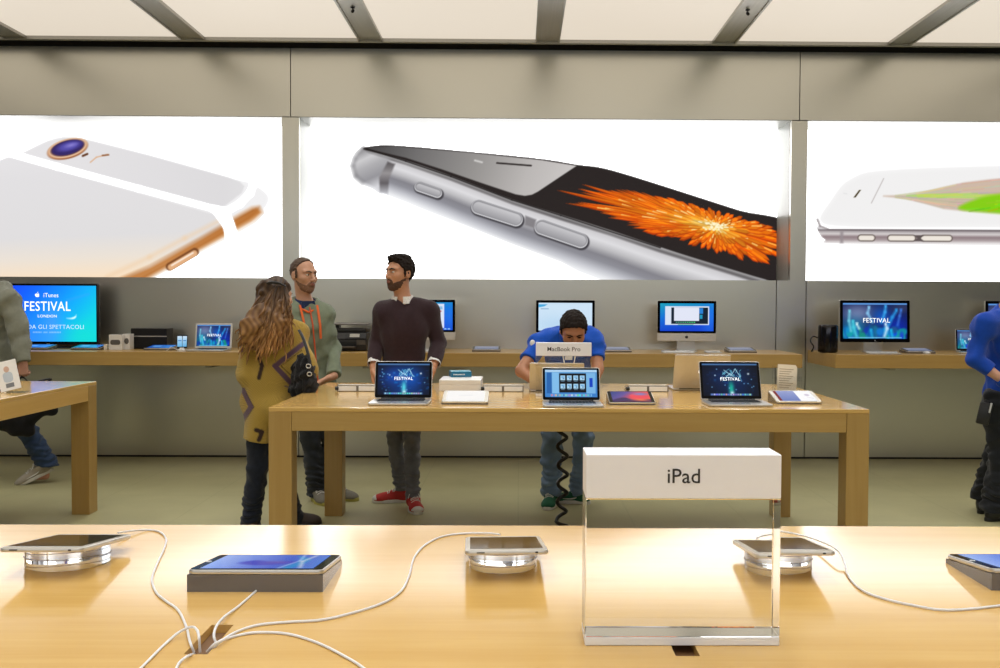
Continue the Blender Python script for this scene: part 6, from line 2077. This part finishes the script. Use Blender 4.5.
# ---------------------------------------------------------------- man in blue bending over the middle table
J = J_(neck=(569.5, 335, 6.10), pelvis=(568, 383, 6.56), shL=(539.5, 344, 6.16), shR=(594.5, 344, 6.16),
       elL=(521.5, 371, 6.00), elR=(597.5, 369, 6.03), wrL=(538, 383.5, 5.86), wrR=(594, 384, 5.88),
       hipL=(557, 383, 6.56), hipR=(580, 383, 6.56), knL=(552, 437, 6.50), knR=(583.5, 437, 6.52), anL=(551, 485, 6.56), anR=(580, 484, 6.60))
J['toeL'] = ground(550, 503.0, 0.02); J['toeR'] = ground(571.5, 500.0, 0.02)
R_, F_ = yaw_axes(0)
root = empty('person', (J['pelvis'].x, J['pelvis'].y, 0), 0, 'man in a blue short-sleeved shirt bending over the middle table, face lowered', 'person')
SK = skin_mat('skin_tan', rgb(172, 118, 84))
H = HeadFrame(at(573.3, 330.5, 5.97), rad(2), rad(34), 0, 1.03)
body_mesh(root, J, H, R_, F_, SK, [('L', (0.75, -0.6, -0.15), (0.1, -0.1, -1), (0.5, 0.8, 0.1), 0.25), ('R', (-0.5, -0.8, -0.15), (-0.1, -0.1, -1), (-0.8, 0.4, 0.1), 0.25)])
face_parts(H, root, HD, open_=0.3, eye_m=M_IRIS)
hair_cap(H, root, HD, (0.080, 0.080), (-0.088, -0.080), 0.012, 21, 0.003)
beard(H, root, mat('beard_shadow', rgb(96, 66, 50), 0.85, var=0.3, vscale=400), 0.002, -0.042)
BL = cloth_mat('royal_blue_cotton', rgb(20, 80, 186), var=0.08)
def mound(F, M):
    F.cap(at(550, 338, 6.2), at(588, 338, 6.2), 0.078, 0.078, 0.05)
shirt(root, J, R_, F_, BL, 'shirt', -0.12, 0.62, 0.010, 0, 23, extra=mound, wr=0.006, neck_cut=0.004, sl_r=(0.060, 0.056, 0.05))
hx = HeadFrame(J['neck'], 0, rad(50))
ring_cloth(root, 'shirt_collar', BL, hx.w(0, 0.004, 0.004), hx.n(0, 0, 1), 0.062, 0.078, 0.03, hx.M, 0.25, 0.006)
b = MB()
for sg in (-1, 1):
    b.tube([at(569+sg*7, 347, 6.0), at(569+sg*6, 356, 5.95), at(569+sg*4, 366, 5.93), at(569, 374, 5.92)], 0.004, 6, smooth=4)
adopt(b.build('lanyard', M_PAPER, None, True), root)
b = MB(); p_ = at(568.5, 358, 5.90); b.box(p_.x-0.024, p_.x+0.024, p_.y, p_.y+0.004, p_.z-0.012, p_.z+0.012, 0.001, 1); adopt(b.build('badge', M_PAPER, None), root)
b = MB(); p_ = at(532.5, 343, 6.075); b.sphere(p_, 0.018, 1, 0.35, 1.2, 12, 8); adopt(b.build('sleeve_emblem', M_PAPER, None, True), root)
MJ = cloth_mat('mid_blue_denim', rgb(110, 132, 158), var=0.25, vscale=10)
trousers(root, J, R_, F_, MJ, 0.06, 0.010, 0.016, 25, hem=0.075, wr=0.008)
GN = mat('green_suede', rgb(18, 84, 56), 0.85)
shoe(root, J['anL'], J['toeL'], GN, RUB, RUB, None, RUB, L=0.28)
shoe(root, J['anR'], J['toeR'], GN, RUB, RUB, None, RUB, L=0.28)

# ---------------------------------------------------------------- person at the left edge in a grey hoodie
Y0 = 7.36
J = J_(neck=(-6, 289, Y0), pelvis=(-1, 378, Y0), shL=(-18, 302, Y0+.12), shR=(9, 301, Y0-.12),
       elL=(-22, 332, Y0+.15), elR=(19, 333, Y0-.14), wrL=(-34, 350, Y0), wrR=(23.5, 362, Y0-.18),
       hipL=(-6, 383, Y0+.06), hipR=(6, 383, Y0-.06), knL=(-14, 430, Y0+.08), knR=(27, 430, Y0-.08), anL=(-30, 474, Y0+.1), anR=(45.5, 461, Y0-.04))
J['toeL'] = ground(-52, 483, 0.02); J['toeR'] = ground(11.5, 482.5, 0.02)
R_, F_ = yaw_axes(rad(-75))
root = empty('person', (J['pelvis'].x, J['pelvis'].y, 0), 0, 'person in a grey hoodie and jeans walking out at the left edge, bag in hand', 'person')
SK = skin_mat('skin_pink', rgb(190, 140, 118))
H = HeadFrame(at(-22, 262, Y0), rad(-80), 0, 0, 1.02)
body_mesh(root, J, H, R_, F_, SK, [('R', (0.0, -0.1, -1), (0, 0.9, 0), (-0.9, 0, 0.0), 1.0)])
face_parts(H, root, HB)
hair_cap(H, root, HB, (0.078, 0.082), (-0.085, -0.075), 0.012, 31, 0.003)
GH = cloth_mat('grey_fleece', rgb(136, 138, 124), var=0.08)
hx = HeadFrame(J['neck'], rad(-75))
def hood2(F, M):
    F.ell(hx.w(0, -0.07, -0.01), (0.11, 0.065, 0.08), hx.M, 0.03)
shirt(root, J, R_, F_, GH, 'hoodie', -0.13, 1.0, 0.030, 0.0, 33, extra=hood2, wr=0.008, sl_r=(0.082, 0.075, 0.055))
BJ = cloth_mat('blue_denim', rgb(48, 66, 96), var=0.25, vscale=12)
trousers(root, J, R_, F_, BJ, 0.06, 0.012, 0.02, 35, hem=0.03)
BG = mat('beige_suede', rgb(158, 150, 134), 0.9)
shoe(root, J['anL'], J['toeL'], BG, RUB, RUB, None, RUB, L=0.29)
shoe(root, J['anR'], J['toeR'], BG, RUB, RUB, None, RUB, L=0.29, lift=rad(24))
# the black bag in that hand
pb = at(30, 420, Y0-.30)
bag = empty('hand_bag', (pb.x, pb.y, pb.z-0.16), 0, 'black soft bag carried low behind the left table', 'bag')
F = Field(nv(pb)-np.array([.36, .2, .22]), nv(pb)+np.array([.36, .2, .24]), 0.008)
F.cap(at(8, 418, Y0-.30), at(52, 408, Y0-.30), 0.110, 0.045, 0.04, squash=((0, 1, 0), 1.6))
F.cap(at(14, 427, Y0-.30), at(26, 429, Y0-.30), 0.065, 0.060, 0.04, squash=((0, 1, 0), 1.4))
F.half(at(20, 436.5, Y0-.30), (0.05, 0, 1)); F.wrinkle(0.008, 40, 41)
field_obj('bag_body', F, cloth_mat('black_nylon', rgb(20, 20, 23)), bag)
b = MB()
b.tube([at(10, 408, Y0-.30), at(14, 390, Y0-.30), at(22, 377, Y0-.21), at(32, 388, Y0-.30), at(40, 404, Y0-.30)], 0.010, 8, smooth=5, flat=0.5)
adopt(b.build('handle', M_BLACK, None, True), bag)
b = MB(); b.tube([at(32, 384, Y0-.28), at(40, 381, Y0-.30), at(51, 379, Y0-.30), at(46, 383, Y0-.28), at(38, 390, Y0-.30)], 0.008, 8, smooth=5); adopt(b.build('strap', M_BLACK, None, True), bag)

# ---------------------------------------------------------------- man in blue at the right edge
Y0 = 6.12
J = J_(neck=(1006, 312, Y0), pelvis=(1005, 396, Y0), shL=(985, 327, Y0-.13), shR=(1022, 327, Y0+.17),
       elL=(975, 360, Y0-.16), elR=(1030, 366, Y0+.2), wrL=(1004, 381, Y0-.24), wrR=(1052, 378, Y0+.08),
       hipL=(996, 402, Y0-.06), hipR=(1010, 402, Y0+.08), knL=(1001, 452, Y0-.04), knR=(997, 452, Y0+.1), anL=(994.5, 502, Y0-.02), anR=(984, 490, Y0+.22))
J['toeL'] = ground(1024, 514, 0.02); J['toeR'] = ground(1008, 500, 0.02)
R_, F_ = yaw_axes(rad(72))
root = empty('person', (J['pelvis'].x, J['pelvis'].y, 0), 0, 'person in a blue sweatshirt and black trousers cut off by the right edge', 'person')
SK = skin_mat('skin_peach', rgb(200, 152, 126))
H = HeadFrame(at(1018, 280, Y0+.0), rad(85), rad(10), 0, 1.0)
body_mesh(root, J, H, R_, F_, SK, [('L', (0.9, -0.3, 0.1), (0, 0.2, 1), (0.2, 0.9, 0), 0.7), ('R', (0.9, -0.4, 0.1), (0, 0.2, 1), (0.2, -0.9, 0), 0.7)])
face_parts(H, root, HB)
hair_cap(H, root, HB, (0.078, 0.082), (-0.085, -0.075), 0.010, 51, 0.003)
DBL = cloth_mat('deep_blue_cotton', rgb(16, 66, 168), var=0.08)
shirt(root, J, R_, F_, DBL, 'sweatshirt', -0.07, 1.0, 0.024, 0.10, 53, wr=0.008, wscale=34, sl_r=(0.060, 0.054, 0.045))
BK = cloth_mat('black_trousers', rgb(30, 33, 38), var=0.15)
trousers(root, J, R_, F_, BK, 0.05, 0.012, 0.02, 55, wr=0.008)
BLK = mat('black_leather', rgb(18, 18, 20), 0.3)
shoe(root, J['anL'], J['toeL'], BLK, M_BLACK, L=0.29, wdt=0.052)
shoe(root, J['anR'], J['toeR'], BLK, M_BLACK, L=0.29, wdt=0.052)
p_ = at(982, 413, Y0-.17)
po = empty('belt_pouch', (p_.x, p_.y, p_.z-0.075), 0, 'black card reader pouch on the hip of the person in blue, right edge', 'pouch')
Mx = T(0, 0, 0) @ Matrix.Rotation(0.22, 4, 'Y') @ Rz(-0.35)
b = MB(); b.box(-0.038, 0.038, -0.018, 0.022, 0.0, 0.145, 0.008, M=Mx); b.build('pouch_body', M_BLACK, po, True)
b = MB(); b.box(0.018, 0.030, -0.022, -0.0175, 0.085, 0.15, 0.002, M=Mx); b.build('card_slot', M_ALU, po)
b = MB(); b.box(-0.012, 0.012, 0.022, 0.032, 0.08, 0.165, 0.003, M=Mx); b.build('belt_clip', M_BLACK, po)
# ================================================================== LIGHT
wd = bpy.data.worlds.new('store_surroundings'); SC.world = wd
wd.use_nodes = True
bg = wd.node_tree.nodes['Background']
bg.inputs['Color'].default_value = (0.88, 0.94, 1.0, 1)
bg.inputs['Strength'].default_value = 0.06

def strip_light(x, y0, y1, power):  # unseen area lamps added along the strips to brighten the tables
    ld = bpy.data.lights.new('strip_fill_light', 'AREA'); ld.shape = 'RECTANGLE'
    ld.size = 0.14; ld.size_y = y1-y0; ld.energy = power; ld.color = (0.95, 0.98, 1.0); ld.spread = math.radians(95)
    o = bpy.data.objects.new('strip_fill_light', ld); COL.objects.link(o)
    o.location = (x, (y0+y1)/2, ZC-0.03)
for k in range(-4, 5):
    strip_light(STRIP0+k*SP, -3.0, 6.9, 38)

# unseen fill lamp added behind the camera, as bluish shop-front daylight
ld = bpy.data.lights.new('front_fill_daylight', 'AREA'); ld.shape = 'RECTANGLE'
ld.size = 14.0; ld.size_y = 1.3; ld.energy = 100; ld.color = (0.88, 0.94, 1.0)
o = bpy.data.objects.new('front_fill_daylight', ld); COL.objects.link(o)
o.location = (0, -5.95, 3.05); o.rotation_euler = (math.radians(90), 0, 0)

SC.view_settings.view_transform = 'Standard'
SC.view_settings.look = 'None'
SC.view_settings.gamma = 1.0
SC.view_settings.exposure = 0.0
SC.view_settings.use_curve_mapping = False
SC.cycles.use_denoising = True
SC.cycles.denoiser = 'OPENIMAGEDENOISE'
SC.cycles.max_bounces = 14
SC.cycles.transmission_bounces = 12
SC.cycles.glossy_bounces = 6
SC.cycles.diffuse_bounces = 5
SC.cycles.transparent_max_bounces = 12
SC.cycles.caustics_refractive = True
SC.cycles.sample_clamp_indirect = 6.0
bpy.context.view_layer.update()
